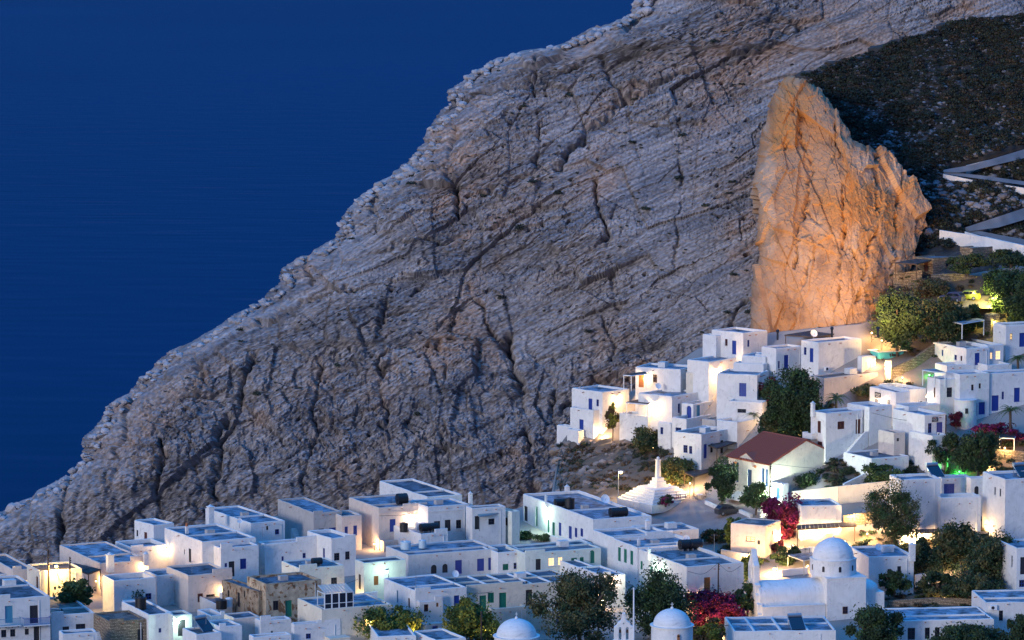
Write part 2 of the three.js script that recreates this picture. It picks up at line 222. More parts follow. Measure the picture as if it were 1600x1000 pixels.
struct(patch(270, 330, (u, v) => {
  const NV = 0.05, pyT = 133; let py = v < NV ? pyT : lerp(pyT, 545, (v - NV) / (1 - NV)); const back = v < NV ? (1 - v / NV) : 0;
  const l = pl(OL, py) + 5 * nz(py * 0.03, 1.3), r = pl(OR, py) + 6 + 7 * nz(py * 0.05, 8.8); if (u < 0.04) { const t = 1 - u / 0.04; return [l + 10 * t, py, outD(l, py) + 6 + 65 * t + back * 30]; }
  const s = (u - 0.04) / 0.96, px = lerp(l, r, s), d = (px - l) / 9.5; let D = outD(px, py) + back * 40; if (d < 5) D += 6 * (1 - Math.sqrt(1 - (1 - d / 5) ** 2)); D += 3 * Math.pow(s, 6); return [px, py + back * 6, D];
}, (p, px, py) => {
  const x = p.x + 0.25 * nz(p.x * 0.5, p.y * 0.5, 3), y = p.y; let h = 0.5 * fbm(x * 0.1, y * 0.035, 4, 3) + 1.9 * facet(x * 0.14 + y * 0.04, y * 0.045, 5, 0) + 0.75 * facet(x * 0.26 - y * 0.06, y * 0.09, 15, 0) + 0.3 * facet(x * 0.6 + y * 0.2, y * 0.3, 25, 0) + 0.12 * facet(x * 1.2, y * 0.8, 29, 0) + 0.12 * facet(x * 1.6, y * 1.2, 35) + 0.06 * facet(x * 3, y * 2.6, 45);
  for (const [L, w, d] of OCUT) { const m = segD(px + 7 * nz(px * 0.05, py * 0.05) + 3 * nz(px * 0.2, py * 0.2), py, L); if (m < w * 1.6) h -= 0.4 * d * clamp(0.6 + 2 * nz(px * 0.06, py * 0.06, 5), 0, 1.4) * Math.exp(-((m / (w * 0.6)) ** 2)); } return h;
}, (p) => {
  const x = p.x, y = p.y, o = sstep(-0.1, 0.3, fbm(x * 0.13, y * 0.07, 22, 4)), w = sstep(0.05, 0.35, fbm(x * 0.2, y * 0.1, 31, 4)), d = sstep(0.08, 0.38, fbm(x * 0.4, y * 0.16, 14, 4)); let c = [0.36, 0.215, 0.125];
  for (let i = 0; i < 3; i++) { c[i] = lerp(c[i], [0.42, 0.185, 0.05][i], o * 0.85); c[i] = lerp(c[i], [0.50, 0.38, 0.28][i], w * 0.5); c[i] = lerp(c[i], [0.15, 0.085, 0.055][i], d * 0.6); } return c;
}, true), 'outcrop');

// hillside with scrub above the village
const HL = [[15, 1640], [25, 1590], [40, 1478], [70, 1395], [100, 1310], [122, 1248], [160, 1262], [215, 1300], [235, 1345], [265, 1372], [330, 1408], [385, 1405], [440, 1390], [480, 1360]];
const ZZ = [[[1680, 224], [1492, 265], [1680, 296]], [[1680, 312], [1518, 358], [1680, 394]]];
const hillD = (px, py) => 618 + (480 - py) * 0.142 + 2.5 * nz(px * 0.012, py * 0.012, 3);
const hillDisp = (p, px, py) => -1.2 * sstep(11, 5, Math.min(segD(px, py, ZZ[0]), segD(px, py, ZZ[1]))) + 0.9 * fbm(p.x * 0.12, p.z * 0.12, 5, 3) + 0.5 * rid(p.x * 0.3, p.z * 0.35, 2) + 0.45 * fbm(p.x * 0.8, p.z * 0.8, 3, 3);
const HN = V3(0, 0.82, 0.57), hillS = (px, py) => { const p = hillP(px, py); return p.clone().addScaledVector(HN, hillDisp(p, px, py)); };
const hillP = (px, py) => atD(px, py, hillD(px, py));
struct(patch(240, 280, (u, v) => {
  const NV = 0.03, py = v < NV ? 15 + 4 * (1 - v / NV) : lerp(15, 495, (v - NV) / (1 - NV)), back = v < NV ? 1 - v / NV : 0, l = pl(HL, py) + 26 * nz(py * 0.09, 3.1) + 16 * nz(py * 0.31, 5.5);
  if (u < 0.03) { const t = 1 - u / 0.03; return [l + 6 * t, py + 5 * t, hillD(l, py) + 3 + 40 * t]; }
  const s = (u - 0.03) / 0.97, px = lerp(l, 1760, s), d = (px - l) / 9; let D = hillD(px, py) + back * 40; if (d < 5) D += 4 * (1 - d / 5) ** 2; return [px, py, D];
}, hillDisp,
(p) => { const t = sstep(-0.1, 0.35, fbm(p.x * 0.25, p.z * 0.25, 8, 4)); return [lerp(0.035, 0.075, t), lerp(0.03, 0.062, t), lerp(0.026, 0.055, t)]; }), 'hillside');

// village ground, with the scrub bank under the cliff-edge houses; it falls away into the ravine behind
const VE = [[-300, 905], [0, 885], [120, 878], [240, 848], [320, 820], [480, 800], [560, 800], [600, 806], [720, 806], [795, 800], [862, 772], [876, 700], [885, 680], [900, 660], [990, 610], [1090, 545], [1180, 522], [1350, 505], [1450, 440], [1560, 420], [1900, 380]];
const GARD = [[1385, 1600, 815, 965], [1290, 1430, 720, 770], [1195, 1300, 625, 705], [1350, 1620, 430, 560], [1430, 1620, 690, 745], [1120, 1200, 840, 880], [1330, 1440, 830, 870], [1330, 1430, 595, 640]];
const bank = (px, py) => sstep(862, 880, px) * sstep(1075, 1020, px) * sstep(682, 692, py) * sstep(785, 772, py);
struct(patch(300, 300, (u, v) => {
  const px = lerp(-280, 1860, u), e = pl(VE, px); if (v < 0.05) { const t = 1 - v / 0.05; return [px, e + 25 * t * t, Dg(px, e) + 3 + 8 * t]; }
  const py = lerp(e, 1150, Math.pow((v - 0.05) / 0.95, 1.1)); return [px, py, Dg(px, py)];
}, (p, px, py) => 0.06 * nz(p.x * 0.4, p.z * 0.4) + bank(px, py) * (0.9 * fbm(p.x * 0.25, p.z * 0.25, 4, 4) + 0.5 * rid(p.x * 0.5, p.z * 0.4, 3)),
(p, px, py) => {
  const b = bank(px, py), n = fbm(p.x * 0.3, p.z * 0.3, 2, 4), gdn = Math.max(...GARD.map(([x0, x1, y0, y1]) => sstep(x0 - 12, x0 + 12, px) * sstep(x1 + 12, x1 - 12, px) * sstep(y0 - 6, y0 + 6, py) * sstep(y1 + 6, y1 - 6, py))); let c = [0.30 + 0.1 * n, 0.26 + 0.09 * n, 0.225 + 0.08 * n];
  const sc = [0.13 + 0.12 * n, 0.095 + 0.09 * n, 0.065 + 0.07 * n], k = Math.max(b, gdn); return c.map((v, i) => lerp(v, sc[i], k));
}), 'ground');

// ---------- foliage ----------
function leaves(list, size, colr, squash = 1) {              // list of points -> little leaf quads
  const n = list.length, pos = new Float32Array(n * 12), col = new Float32Array(n * 12), idx = [], a = V3(), b = V3(), q = V3();
  for (let i = 0; i < n; i++) {
    a.set(rr(-1, 1), rr(-1, 1), rr(-1, 1)).normalize(); b.set(rr(-1, 1), rr(-1, 1), rr(-1, 1)).cross(a).normalize(); const s = size * rr(0.6, 1.35); a.multiplyScalar(s); b.multiplyScalar(s * 0.55 * squash);
    const p = list[i], k = rr(0.6, 1.35), c = colr(p, k);
    [[-1, 0], [0, -1], [1, 0], [0, 1]].forEach(([u, v], j) => { q.copy(p).addScaledVector(a, u).addScaledVector(b, v); pos.set([q.x, q.y, q.z], i * 12 + j * 3); col.set(c, i * 12 + j * 3); });
    idx.push(4 * i, 4 * i + 1, 4 * i + 2, 4 * i, 4 * i + 2, 4 * i + 3);
  }
  const g = new THREE.BufferGeometry(); g.setAttribute('position', new THREE.BufferAttribute(pos, 3)); g.setAttribute('color', new THREE.BufferAttribute(col, 3)); g.setIndex(idx); g.computeVertexNormals(); return g;
}
function crownPts(rx, ry, rz, n) {
  const pts = [], K = Math.round(clamp(11 + rx * ry * 3.2, 12, 70)), cl = [];
  for (let k = 0; k < K; k++) { const v = V3(rr(-1, 1), rr(-0.85, 1), rr(-1, 1)); if (v.lengthSq() > 1) { k--; continue; } v.multiplyScalar(0.55 + 0.28 * rnd()).normalize().multiplyScalar(rr(0.3, 0.92)); cl.push([v, rnd() < 0.3 ? rr(0.3, 0.46) : rr(0.14, 0.28)]); }
  for (let i = 0; i < n; i++) { const [c, r] = cl[Math.floor(rnd() * rnd() * K * 0.6 + rnd() * K * 0.4) % K], v = V3(rr(-1, 1), rr(-1, 1), rr(-1, 1)); v.normalize().multiplyScalar(r * (rnd() < 0.1 ? rr(1, 1.55) : Math.pow(rnd(), 0.4))).add(c); pts.push(V3(v.x * rx, v.y * ry, v.z * rz)); }
  return pts;
}
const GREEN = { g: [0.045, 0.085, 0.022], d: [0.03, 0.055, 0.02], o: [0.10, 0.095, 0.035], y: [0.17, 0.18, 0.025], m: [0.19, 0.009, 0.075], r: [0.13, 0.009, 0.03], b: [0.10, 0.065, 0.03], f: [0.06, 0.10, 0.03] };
function tree(name, label, px, py, w, h, by, kind = 'g', o = {}) {
  const low = /bush|bed|hedge|shrub|vine|bougain/.test(name); if (low && !o.keep) by = py + h * 0.42;
  const D = (o.D ?? Dg(px, by)) + (o.dD ?? 0), base = atD(px, by, D), C = atD(px, py, D), s = D / FOC, rx = w / 2 * s, ry = h / 2 * s, rz = rx * 0.9, g = new THREE.Group(); g.position.copy(base);
  const cy = C.y - base.y, r0 = clamp(rx * 0.09, 0.05, 0.26), tw = [V3(0, -0.5, 0), V3(rr(-.1, .1), cy * 0.35, rr(-.1, .1)), V3(0, Math.max(0.2, cy), 0)], geo = [tube(tw, r0, 6, 6)];
  for (let k = 0; k < 5; k++) { const a = k * 1.257 + rnd(), y0 = Math.max(0.1, cy - ry * 0.6); geo.push(tube([V3(0, y0, 0), V3(Math.cos(a) * rx * 0.3, y0 + ry * 0.5, Math.sin(a) * rz * 0.3), V3(Math.cos(a) * rx * 0.62, cy + ry * rr(-.1, .5), Math.sin(a) * rz * 0.62)], r0 * 0.5, 5, 5)); }
  part(g, 'trunk', merge(geo), M.trunk);
  const n = Math.round(clamp(1750 * rx * ry, 700, 22000)), col = GREEN[kind], k2 = o.mix ? GREEN[o.mix] : null, pts = crownPts(rx * 1.12, ry * 1.12, rz * 1.1, n);
  const sh = o.shape === 'cone' ? p => { const t = (p.y / ry + 1) / 2; p.x *= 1.15 - 0.75 * t; p.z *= 1.15 - 0.75 * t; } : null; if (sh) pts.forEach(sh);
  part(g, 'crown', leaves(pts, o.leaf ?? 0.19, (p, k) => { const c = k2 && nz(p.x * 0.7, p.y * 0.7, p.z * 0.7) > (o.mt ?? 0.02) ? k2 : col; return c.map(v => v * k); }), leafMat(), 0, cy, 0);
  return top(g, name, label, o.cat ?? (name.includes('tree') ? 'tree' : 'bush'), o.group);
}
function palm(label, px, py, by, R = 2.2, kind = 'f', o = {}) {
  const D = Dg(px, by) + (o.dD ?? 0), base = atD(px, by, D), C = atD(px, py, D), g = new THREE.Group(), cy = Math.max(0.4, C.y - base.y); g.position.copy(base);
  part(g, 'trunk', tube([V3(0, -0.4, 0), V3(0.05, cy * 0.5, 0), V3(0, cy, 0)], 0.2, 6, 7), M.trunk);
  const pts = [], col = []; const c0 = GREEN[kind];
  for (let f = 0; f < 26; f++) {
    const a = f * 2.4, e = rr(0.15, 1.15), l = R * rr(0.8, 1.1), dir = V3(Math.cos(a), 0, Math.sin(a)), sd = V3(-Math.sin(a), 0, Math.cos(a)); let prev = null;
    for (let k = 0; k <= 9; k++) { const t = k / 9, p = dir.clone().multiplyScalar(l * t * Math.cos(e * (1 - t * 0.4))).add(V3(0, l * (t * Math.sin(e) - 0.75 * t * t), 0)); if (prev) for (const s of [-1, 1]) { const tip = p.clone().addScaledVector(sd, s * 0.34 * Math.sin(Math.PI * Math.min(0.95, t + 0.1))).add(V3(0, -0.12, 0)).addScaledVector(dir, 0.12); pts.push(prev, p, tip); for (let q = 0; q < 3; q++) col.push(...c0.map(v => v * rr(0.7, 1.3))); } prev = p; }
  }
  const geo = new THREE.BufferGeometry(); geo.setAttribute('position', new THREE.BufferAttribute(new Float32Array(pts.flatMap(p => [p.x, p.y, p.z])), 3)); geo.setAttribute('color', new THREE.BufferAttribute(new Float32Array(col), 3)); geo.computeVertexNormals();
  part(g, 'fronds', geo, leafMat(), 0, cy, 0); return top(g, 'palm_tree', label, 'palm');
}
function scatter(name, label, cat, geo, mat, n, pick, colr) {
  const m = new THREE.InstancedMesh(geo, mat, n), q = new THREE.Object3D(); m.castShadow = m.receiveShadow = true;
  for (let i = 0; i < n; i++) { const { p, s, c } = pick(); q.position.copy(p); q.rotation.set(rr(-.3, .3), rr(0, 6.28), rr(-.3, .3)); q.scale.set(s * rr(.8, 1.3), s * rr(.6, 1), s * rr(.8, 1.3)); q.updateMatrix(); m.setMatrixAt(i, q.matrix); m.setColorAt(i, c); }
  stuff(m, name, label, cat);
}
const shrubG = leaves((() => { const a = []; for (let i = 0; i < 130; i++) { const v = V3(rr(-1, 1), rr(0, 1), rr(-1, 1)).normalize().multiplyScalar(Math.pow(rnd(), 0.4)); a.push(v); } return a; })(), 0.24, (p, k) => [k, k, k]);
const rockG = (() => { const g = new THREE.IcosahedronGeometry(1, 1), p = g.attributes.position; for (let i = 0; i < p.count; i++) { const v = V3(p.getX(i), p.getY(i), p.getZ(i)), k = 1 + 0.5 * nz(v.x * 1.3, v.y * 1.3, v.z * 1.3); p.setXYZ(i, v.x * k, v.y * k * 0.75, v.z * k); } g.computeVertexNormals(); return g; })();
const rockM = new THREE.MeshStandardMaterial({ color: 0xffffff, roughness: 0.95, flatShading: true });
const onHill = () => { for (;;) { const py = rr(25, 480), l = pl(HL, py) + 5, px = rr(l, 1640); if (py > 225 && py < 300 && px > 1468 && Math.min(segD(px, py, [[1600, 236], [1480, 268], [1640, 298]])) < 9) continue; if (py > 315 && py < 405 && px > 1465 && segD(px, py, [[1600, 332], [1512, 360], [1640, 398], [1470, 368]]) < 9) continue; if (py > 385 && px < 1560) continue; return [px, py]; } };
scatter('hillside_shrubs', 'dark low scrub covering the hillside above the zigzag path', 'scrub', shrubG, leafMat(), 8000, () => { const [px, py] = onHill(), den = fbm(px * 0.012, py * 0.02, 3, 3); const s = rr(0.3, 0.95) * (den > -0.1 ? 1 : 0.6); const k = rr(0.5, 1.3); return { p: hillS(px, py), s, c: rnd() < 0.25 ? lin(0.06 * k, 0.045 * k, 0.03 * k) : lin(0.03 * k, 0.04 * k, 0.026 * k) }; });
scatter('hillside_rocks', 'grey broken rocks strewn among the hillside scrub', 'rocks', rockG, rockM, 6500, () => { const [px, py] = onHill(), k = rr(0.6, 1.25); return { p: hillS(px, py), s: rr(0.12, 0.46) * (rnd() < 0.06 ? 1.9 : 1) * (0.55 + 0.6 * sstep(120, 330, py)), c: lin(0.17 * k, 0.165 * k, 0.175 * k) }; });
scatter('bank_shrubs', 'dry brown scrub on the bank below the cliff-edge houses', 'scrub', shrubG, leafMat(), 420, () => { const px = rr(872, 1060), py = rr(695, 768), k = rr(0.6, 1.4); return { p: gnd(px, py), s: rr(0.3, 0.9), c: rnd() < 0.6 ? lin(0.11 * k, 0.07 * k, 0.04 * k) : lin(0.04 * k, 0.05 * k, 0.025 * k) }; });
scatter('bank_rocks', 'brown rocks on the bank beside the monument', 'rocks', rockG, rockM, 160, () => { const px = rr(868, 985), py = rr(690, 780), k = rr(0.6, 1.3); return { p: gnd(px, py), s: rr(0.2, 0.9), c: lin(0.26 * k, 0.2 * k, 0.16 * k) }; });
scatter('cliff_shrubs', 'small dark bushes clinging to the cliff face', 'scrub', shrubG, leafMat(), 520, () => { for (;;) { const py = rr(20, 780), px = rr(pl(EDGE, py) + 25, 1240); if (fbm(px * 0.02, py * 0.02, 5, 2) < -0.05) continue; const P = atD(px, py, planeD(px, py)), h = cliffDisp(P, px, py), n = V3(-0.15, 0.577, 1).normalize(), k = rr(0.6, 1.2); return { p: P.addScaledVector(n, h + 0.1), s: rnd() < 0.06 ? rr(0.5, 0.9) : rr(0.15, 0.38), c: lin(0.04 * k, 0.048 * k, 0.03 * k) }; } });
scatter('garden_shrubs', 'low dark plants filling the village gardens', 'plants', shrubG, leafMat(), 1500, () => { const z = GARD[Math.floor(rnd() * rnd() * GARD.length) % GARD.length], px = rr(z[0], z[1]), py = rr(z[2], z[3]), k = rr(0.5, 1.3); return { p: gnd(px, py), s: rr(0.25, 0.8), c: rnd() < 0.3 ? lin(0.09 * k, 0.06 * k, 0.03 * k) : lin(0.03 * k, 0.05 * k, 0.02 * k) }; });
{ const E = EDGE.filter(e => e[0] > -40 && e[0] < 830); scatter('ridge_rocks', 'loose grey blocks along the skyline of the cliff', 'rocks', rockG, rockM, 420, () => { const py = Math.pow(rnd(), 1.5) * 820 - 10, px = pl(EDGE, py) + rr(2, 26), k = rr(0.7, 1.25), P = atD(px, py + 3, planeD(px, py + 3) + 9 * Math.max(0, 1 - (px - pl(EDGE, py)) / 60)); return { p: P, s: rr(0.25, 0.9) * (rnd() < 0.1 ? 1.6 : 1), c: lin(0.36 * k, 0.335 * k, 0.335 * k) }; }); }

// ---------- houses ----------
const litWin = [];
function doorGeo(w, h) { const n = Math.max(3, Math.round(w / 0.28)), a = []; for (let i = 0; i < n; i++) a.push(box(w / n - 0.02, h - 0.06, 0.05, -w / 2 + (i + 0.5) * w / n, 0, 0)); a.push(box(w, 0.12, 0.07, 0, h * 0.3, 0), box(w, 0.12, 0.07, 0, -h * 0.3, 0)); return merge(a); }
function frameGeo(w, h, t = 0.07, d = 0.1) { return merge([box(w, t, d, 0, h / 2 - t / 2, 0), box(w, t, d, 0, -h / 2 + t / 2, 0), box(t, h - 2 * t, d, -w / 2 + t / 2, 0, 0), box(t, h - 2 * t, d, w / 2 - t / 2, 0, 0)]); }
function winGeo(w, h) { const g = [frameGeo(w, h)]; g.push(box(0.05, h - 0.14, 0.07)); const n = h > 1 ? 2 : 1; for (let i = 1; i <= n; i++) g.push(box(w - 0.14, 0.045, 0.06, 0, -h / 2 + h * i / (n + 1), 0)); return merge(g); }
function slatGeo(w, h) { const g = [frameGeo(w, h), box(0.07, h - 0.14, 0.09)], n = Math.max(4, Math.round(h / 0.14)); for (let i = 1; i < n; i++) g.push(new THREE.BoxGeometry(w - 0.14, 0.09, 0.02).rotateX(0.6).translate(0, -h / 2 + h * i / n, 0)); g.push(box(w - 0.1, h - 0.1, 0.01, 0, 0, -0.04)); return merge(g); }
function hole(kind, u, y, w, h) {
  const s = new THREE.Path(); if (kind === 'a') { const r = w / 2, yt = y + h / 2 - r; s.moveTo(u - r, y - h / 2); s.lineTo(u + r, y - h / 2); s.lineTo(u + r, yt); s.absarc(u, yt, r, 0, Math.PI); s.lineTo(u - r, y - h / 2); }
  else { s.moveTo(u - w / 2, y - h / 2); s.lineTo(u + w / 2, y - h / 2); s.lineTo(u + w / 2, y + h / 2); s.lineTo(u - w / 2, y + h / 2); s.lineTo(u - w / 2, y - h / 2); } return s;
}
function wallGeo(len, y0, y1, holes, t) { const s = new THREE.Shape(); s.moveTo(0, y0); s.lineTo(len, y0); s.lineTo(len, y1); s.lineTo(0, y1); s.lineTo(0, y0); s.holes = holes; return new THREE.ExtrudeGeometry(s, { depth: t, bevelEnabled: false, curveSegments: 6 }); }
const HS = {};
// label, near roof corner, far ends of its two visible eaves, turn, height; openings [face, kind, x, y, w, h, colour]
function H(label, cx, cy, lx, rx, a, h, o = {}, ops = []) {
  const A = a * Math.PI / 180, dR = V3(Math.cos(A), 0, -Math.sin(A)), dL = V3(-Math.sin(A), 0, -Math.cos(A));
  let D = o.D; if (!D) { D = 560; for (let i = 0; i < 5; i++) D = Dg(cx, cy + h * FOC / D); } D += o.dD ?? 0;
  const T = atD(cx, cy, D), B = T.clone(); B.y -= h;
  const len = (d, x) => { let s = 5; for (let i = 0; i < 6; i++) { const p0 = toX(T.clone().addScaledVector(d, s)), p1 = toX(T.clone().addScaledVector(d, s + 0.5)); s += (x - p0) / ((p1 - p0) / 0.5); } return s; };
  const LR = o.LR ?? clamp(len(dR, rx), 1, 40), LL = o.LL ?? clamp(len(dL, lx), 1, 22), t = 0.26, sink = o.sink ?? 2.5, par = o.p ?? 0.2, g = new THREE.Group();
  g.position.copy(B); g.rotation.y = A;
  const hl = { R: [], L: [] }, items = [], taken = { R: [], L: [] };
  for (const [f, k, px, py, w, hh, c] of ops) {
    const n = f === 'R' ? V3(Math.sin(A), 0, Math.cos(A)) : V3(-Math.cos(A), 0, Math.sin(A)), r = ray(px, py), q = r.multiplyScalar(T.clone().sub(CAM).dot(n) / r.dot(n)).add(CAM);
    let u = q.clone().sub(B).dot(f === 'R' ? dR : dL), y = q.y - B.y; const LN = f === 'R' ? LR : LL; const W = Math.min(w, LN - 0.9); if (W < 0.25) continue;
    u = clamp(u, W / 2 + 0.4, LN - W / 2 - 0.4); y = clamp(y, hh / 2 - 0.4, h - hh / 2 - 0.25);
    if (k === 'sign') { items.push([f, k, u, y, W, hh, c]); continue; }
    if (taken[f].some(q => Math.abs(q[0] - u) < (q[1] + W) / 2 + 0.06 && Math.abs(q[2] - y) < (q[3] + hh) / 2 + 0.06)) continue;
    taken[f].push([u, W, y, hh]); hl[f].push(hole(k, u, y, W, hh)); items.push([f, k, u, y, W, hh, c]);
  }
  const gs = [wallGeo(LR, -sink, h, hl.R, t).translate(0, 0, -t), wallGeo(LL - t, -sink, h, hl.L.map(x => x), t)];
  // the left wall starts behind the right wall: shift its openings back by the thickness
  gs[1].dispose(); gs[1] = wallGeo(LL - t, -sink, h, items.filter(i => i[0] === 'L' && i[1] !== 'sign').map(([, k, u, y, w, hh]) => hole(k, clamp(u - t, w / 2 + 0.05, LL - t - w / 2 - 0.05), y, w, hh)), t).rotateY(Math.PI / 2).translate(0, 0, -t);
  gs.push(box(t, h + sink, LL - t, LR - t / 2, (h - sink) / 2, -t - (LL - t) / 2), box(LR - 2 * t, h + sink, t, LR / 2, (h - sink) / 2, -LL + t / 2));
  const wm = M[o.w ?? 'w'];
  if (o.cornice) gs.push(box(LR + 0.12, 0.12, 0.08, LR / 2, h - 0.75, 0.04));
  const cap = [[0.13, LR - 0.13, -0.13, 0], [0.13, LR - 0.13, -LL + 0.13, 0], [0.13, LL - 0.13, 0.13, 1], [0.13, LL - 0.13, LR - 0.13, 1]].map(([a, b, q, ax]) => { const n = Math.max(2, Math.round((b - a) / 0.7)), pts = []; for (let i = 0; i <= n; i++) { const s = lerp(a, b, i / n), y = h - 0.06 + 0.06 * nz(s * 0.6 + q * 3, cx * 0.37); pts.push(ax ? V3(q, y, -s) : V3(s, y, q)); } return new THREE.TubeGeometry(new THREE.CatmullRomCurve3(pts), n * 2, 0.14, 7); });
  const capg = merge(cap);
  const wall = part(g, 'wall', uvm(merge(gs), 0.13), wm); part(g, 'coping', uvm(capg, 0.13), wm);
  { const uv = wall.geometry.attributes.uv, ox = rnd(), oy = rnd(); for (let i = 0; i < uv.count; i++) uv.setXY(i, uv.getX(i) + ox, uv.getY(i) + oy); }
  const rg = new THREE.BoxGeometry(LR - 2 * t, 0.18, LL - 2 * t, 10, 1, 10).translate(LR / 2, h - par - 0.09, -LL / 2), rp = rg.attributes.position, sx = rr(0, 90);
  for (let i = 0; i < rp.count; i++) if (rp.getY(i) > h - par - 0.05) rp.setY(i, rp.getY(i) + 0.09 * nz(rp.getX(i) * 0.35 + sx, rp.getZ(i) * 0.35)); rg.computeVertexNormals();
  part(g, 'roof', uvm(rg, 0.17), M['r' + (o.r ?? 'g')]);
  for (const [f, k, u, y, W, hh, c] of items) {
    const at = (name, geo, mat, d) => f === 'R' ? part(g, name, geo, mat, u, y, -d) : part(g, name, geo, mat, d, y, -u, -Math.PI / 2), sub = (p, name, geo, mat, z = 0) => part(p, name, geo, mat, 0, 0, z);
    const cm = M[c ?? 'B'];
    if (k === 'd') { const m = at('door', doorGeo(W - 0.1, hh - 0.05), cm, 0.16); sub(m, 'frame', frameGeo(W, hh, 0.06, 0.12), cm, 0.03); }
    else if (k === 'a') { const s = new THREE.Shape(), r = W / 2, yt = hh / 2 - r; s.moveTo(-r, -hh / 2); s.lineTo(r, -hh / 2); s.lineTo(r, yt); s.absarc(0, yt, r, 0, Math.PI); at(hh > 1.5 ? 'door' : 'window', new THREE.ExtrudeGeometry(s, { depth: 0.05, bevelEnabled: false, curveSegments: 6 }), cm, 0.2); }
    else if (k === 's') at('shutter', slatGeo(W, hh), cm, 0.08);
    else if (k === 'sign') { const m = at('sign', box(W, hh, 0.06), M.K, -0.05); sub(m, 'lettering', signGeo(W, hh), M.W, 0.032); }
    else { const m = at('window', winGeo(W, hh), cm, 0.12); sub(m, 'pane', box(W - 0.1, hh - 0.1, 0.02), k === 'l' ? M.lit : M.glass, -0.03); if (k !== 'n') sub(m, 'sill', box(W + 0.16, 0.06, 0.2), wm, 0.14).position.y = -hh / 2 - 0.035; }
  }
  const big = LR * LL, sd = (cx * 7.3 + cy * 3.1) % 1;
  if (h > 3.2 && LR > 4) {
    for (let i = 0; i < 2; i++) { const u = LR * (0.2 + 0.55 * ((sd + i * 0.47) % 1)); part(g, 'spout', new THREE.CylinderGeometry(0.06, 0.06, 0.5, 7).rotateX(Math.PI / 2 - 0.15), M.terra, u, h - par - 0.12, 0.2); }
    if (sd > 0.35) part(g, 'drainpipe', merge([new THREE.CylinderGeometry(0.045, 0.045, h - 0.4, 6).translate(0, (h - 0.4) / 2, 0)]), M.W, LR * (0.93 - 0.1 * sd), 0, 0.07);
    if (LL > 5 && sd > 0.2) part(g, 'spout', new THREE.CylinderGeometry(0.06, 0.06, 0.5, 7).rotateZ(Math.PI / 2 + 0.15), M.terra, -0.2, h - par - 0.12, -LL * 0.6);
  }
  const auto = cx < 1010 && cy > 775 && cy < 985 && h > 3.3;
  if (auto) {                                                // the small additions every house here has gathered
    const sh = (i) => { const q = Math.sin(cx * 12.9 + cy * 78.2 + i * 37.7) * 43758.5; return q - Math.floor(q); };
    const free = (f, u, w) => !items.some(q => q[0] === f && Math.abs(q[2] - u) < (q[4] + w) / 2 + 0.35);
    for (let t = 0; t < 7; t++) { const w = 1.8 + 1.3 * sh(10 + t), u = 0.3 + w / 2 + (LR - w - 0.6) * sh(20 + t); if (LR > 6 && free('R', u, w)) { const ah = clamp(h * (0.42 + 0.2 * sh(7)), 1.6, 2.7), d = 1.1 + 0.9 * sh(8); const an = part(g, 'annex', uvm(merge([box(w, ah + 2, d), box(w + 0.14, 0.12, d + 0.1, 0, ah / 2 + 1, 0)]), 0.15), wm, u, ah / 2 - 1, d / 2); part(an, sh(9) > 0.5 ? 'door' : 'window', sh(9) > 0.5 ? doorGeo(0.75, 1.5) : winGeo(0.6, 0.7), M[sh(9) > 0.7 ? 'B' : sh(9) > 0.5 ? 'G' : 'K'], 0, ah / 2 + 1 - (sh(9) > 0.5 ? 1.0 : 0.75), d / 2 + 0.02); break; } }
    if (sh(30) > 0.45) { const l = LR * (0.25 + 0.25 * sh(31)), hh = 0.35 + 0.4 * sh(32); part(g, 'raised_parapet', uvm(box(l, hh, 0.3), 0.2), wm, l / 2 + (sh(33) > 0.5 ? 0.05 : LR - l - 0.05), h + hh / 2 - 0.05, -0.17); }
    if (sh(40) > 0.5 && LL > 5 && !items.some(q => q[0] === 'L')) { const n = 9, st = []; for (let i = 0; i < n; i++) st.push(box(0.9, 0.25 + i * 0.26, 0.32, -0.46, (0.25 + i * 0.26) / 2, -LL * 0.3 - i * 0.3)); part(g, 'stair', uvm(merge(st), 0.2), M.w2); }
  }
  if (big > 40 && sd > 0.25 && !o.noHut) { const w = 0.7 + sd, hh = 0.45 + 0.5 * sd; part(g, 'roof_hatch', uvm(box(w, hh, w * 0.8), 0.3), sd > 0.6 ? M.w2 : M.cem, LR * (0.25 + 0.5 * sd), h - par + hh / 2, -LL * (0.35 + 0.3 * sd)); }
  if (big > 70) { const y = h - par + 0.1, z = -LL * (0.3 + 0.3 * sd); part(g, 'roof_divider', uvm(box(LR - 0.8, 0.24, 0.26), 0.3), wm, LR / 2, y, z); }
  for (const [f, k, u, y, W, hh] of items) if (k === 'd' && y - hh / 2 < 0.8) { f === 'R' ? part(g, 'doorstep', box(W + 0.3, 0.18, 0.4), M.w2, u, y - hh / 2 - 0.02, 0.2) : part(g, 'doorstep', box(0.4, 0.18, W + 0.3), M.w2, -0.2, y - hh / 2 - 0.02, -u); }
  top(g, o.n ?? 'house', label, o.cat ?? (o.n ?? 'house').split('_').pop());
  const r = { g, T, B, LR, LL, A, D, h, par, dR, dL, nR: V3(Math.sin(A), 0, Math.cos(A)), nL: V3(-Math.cos(A), 0, Math.sin(A)) };
  r.roofAt = (px, py) => atY(px, py, T.y - par); r.face = (f, px, py) => { const n = f === 'R' ? r.nR : r.nL, q = ray(px, py); return q.multiplyScalar(T.clone().sub(CAM).dot(n) / q.dot(n)).add(CAM); };
  if (o.k) HS[o.k] = r; return r;
}
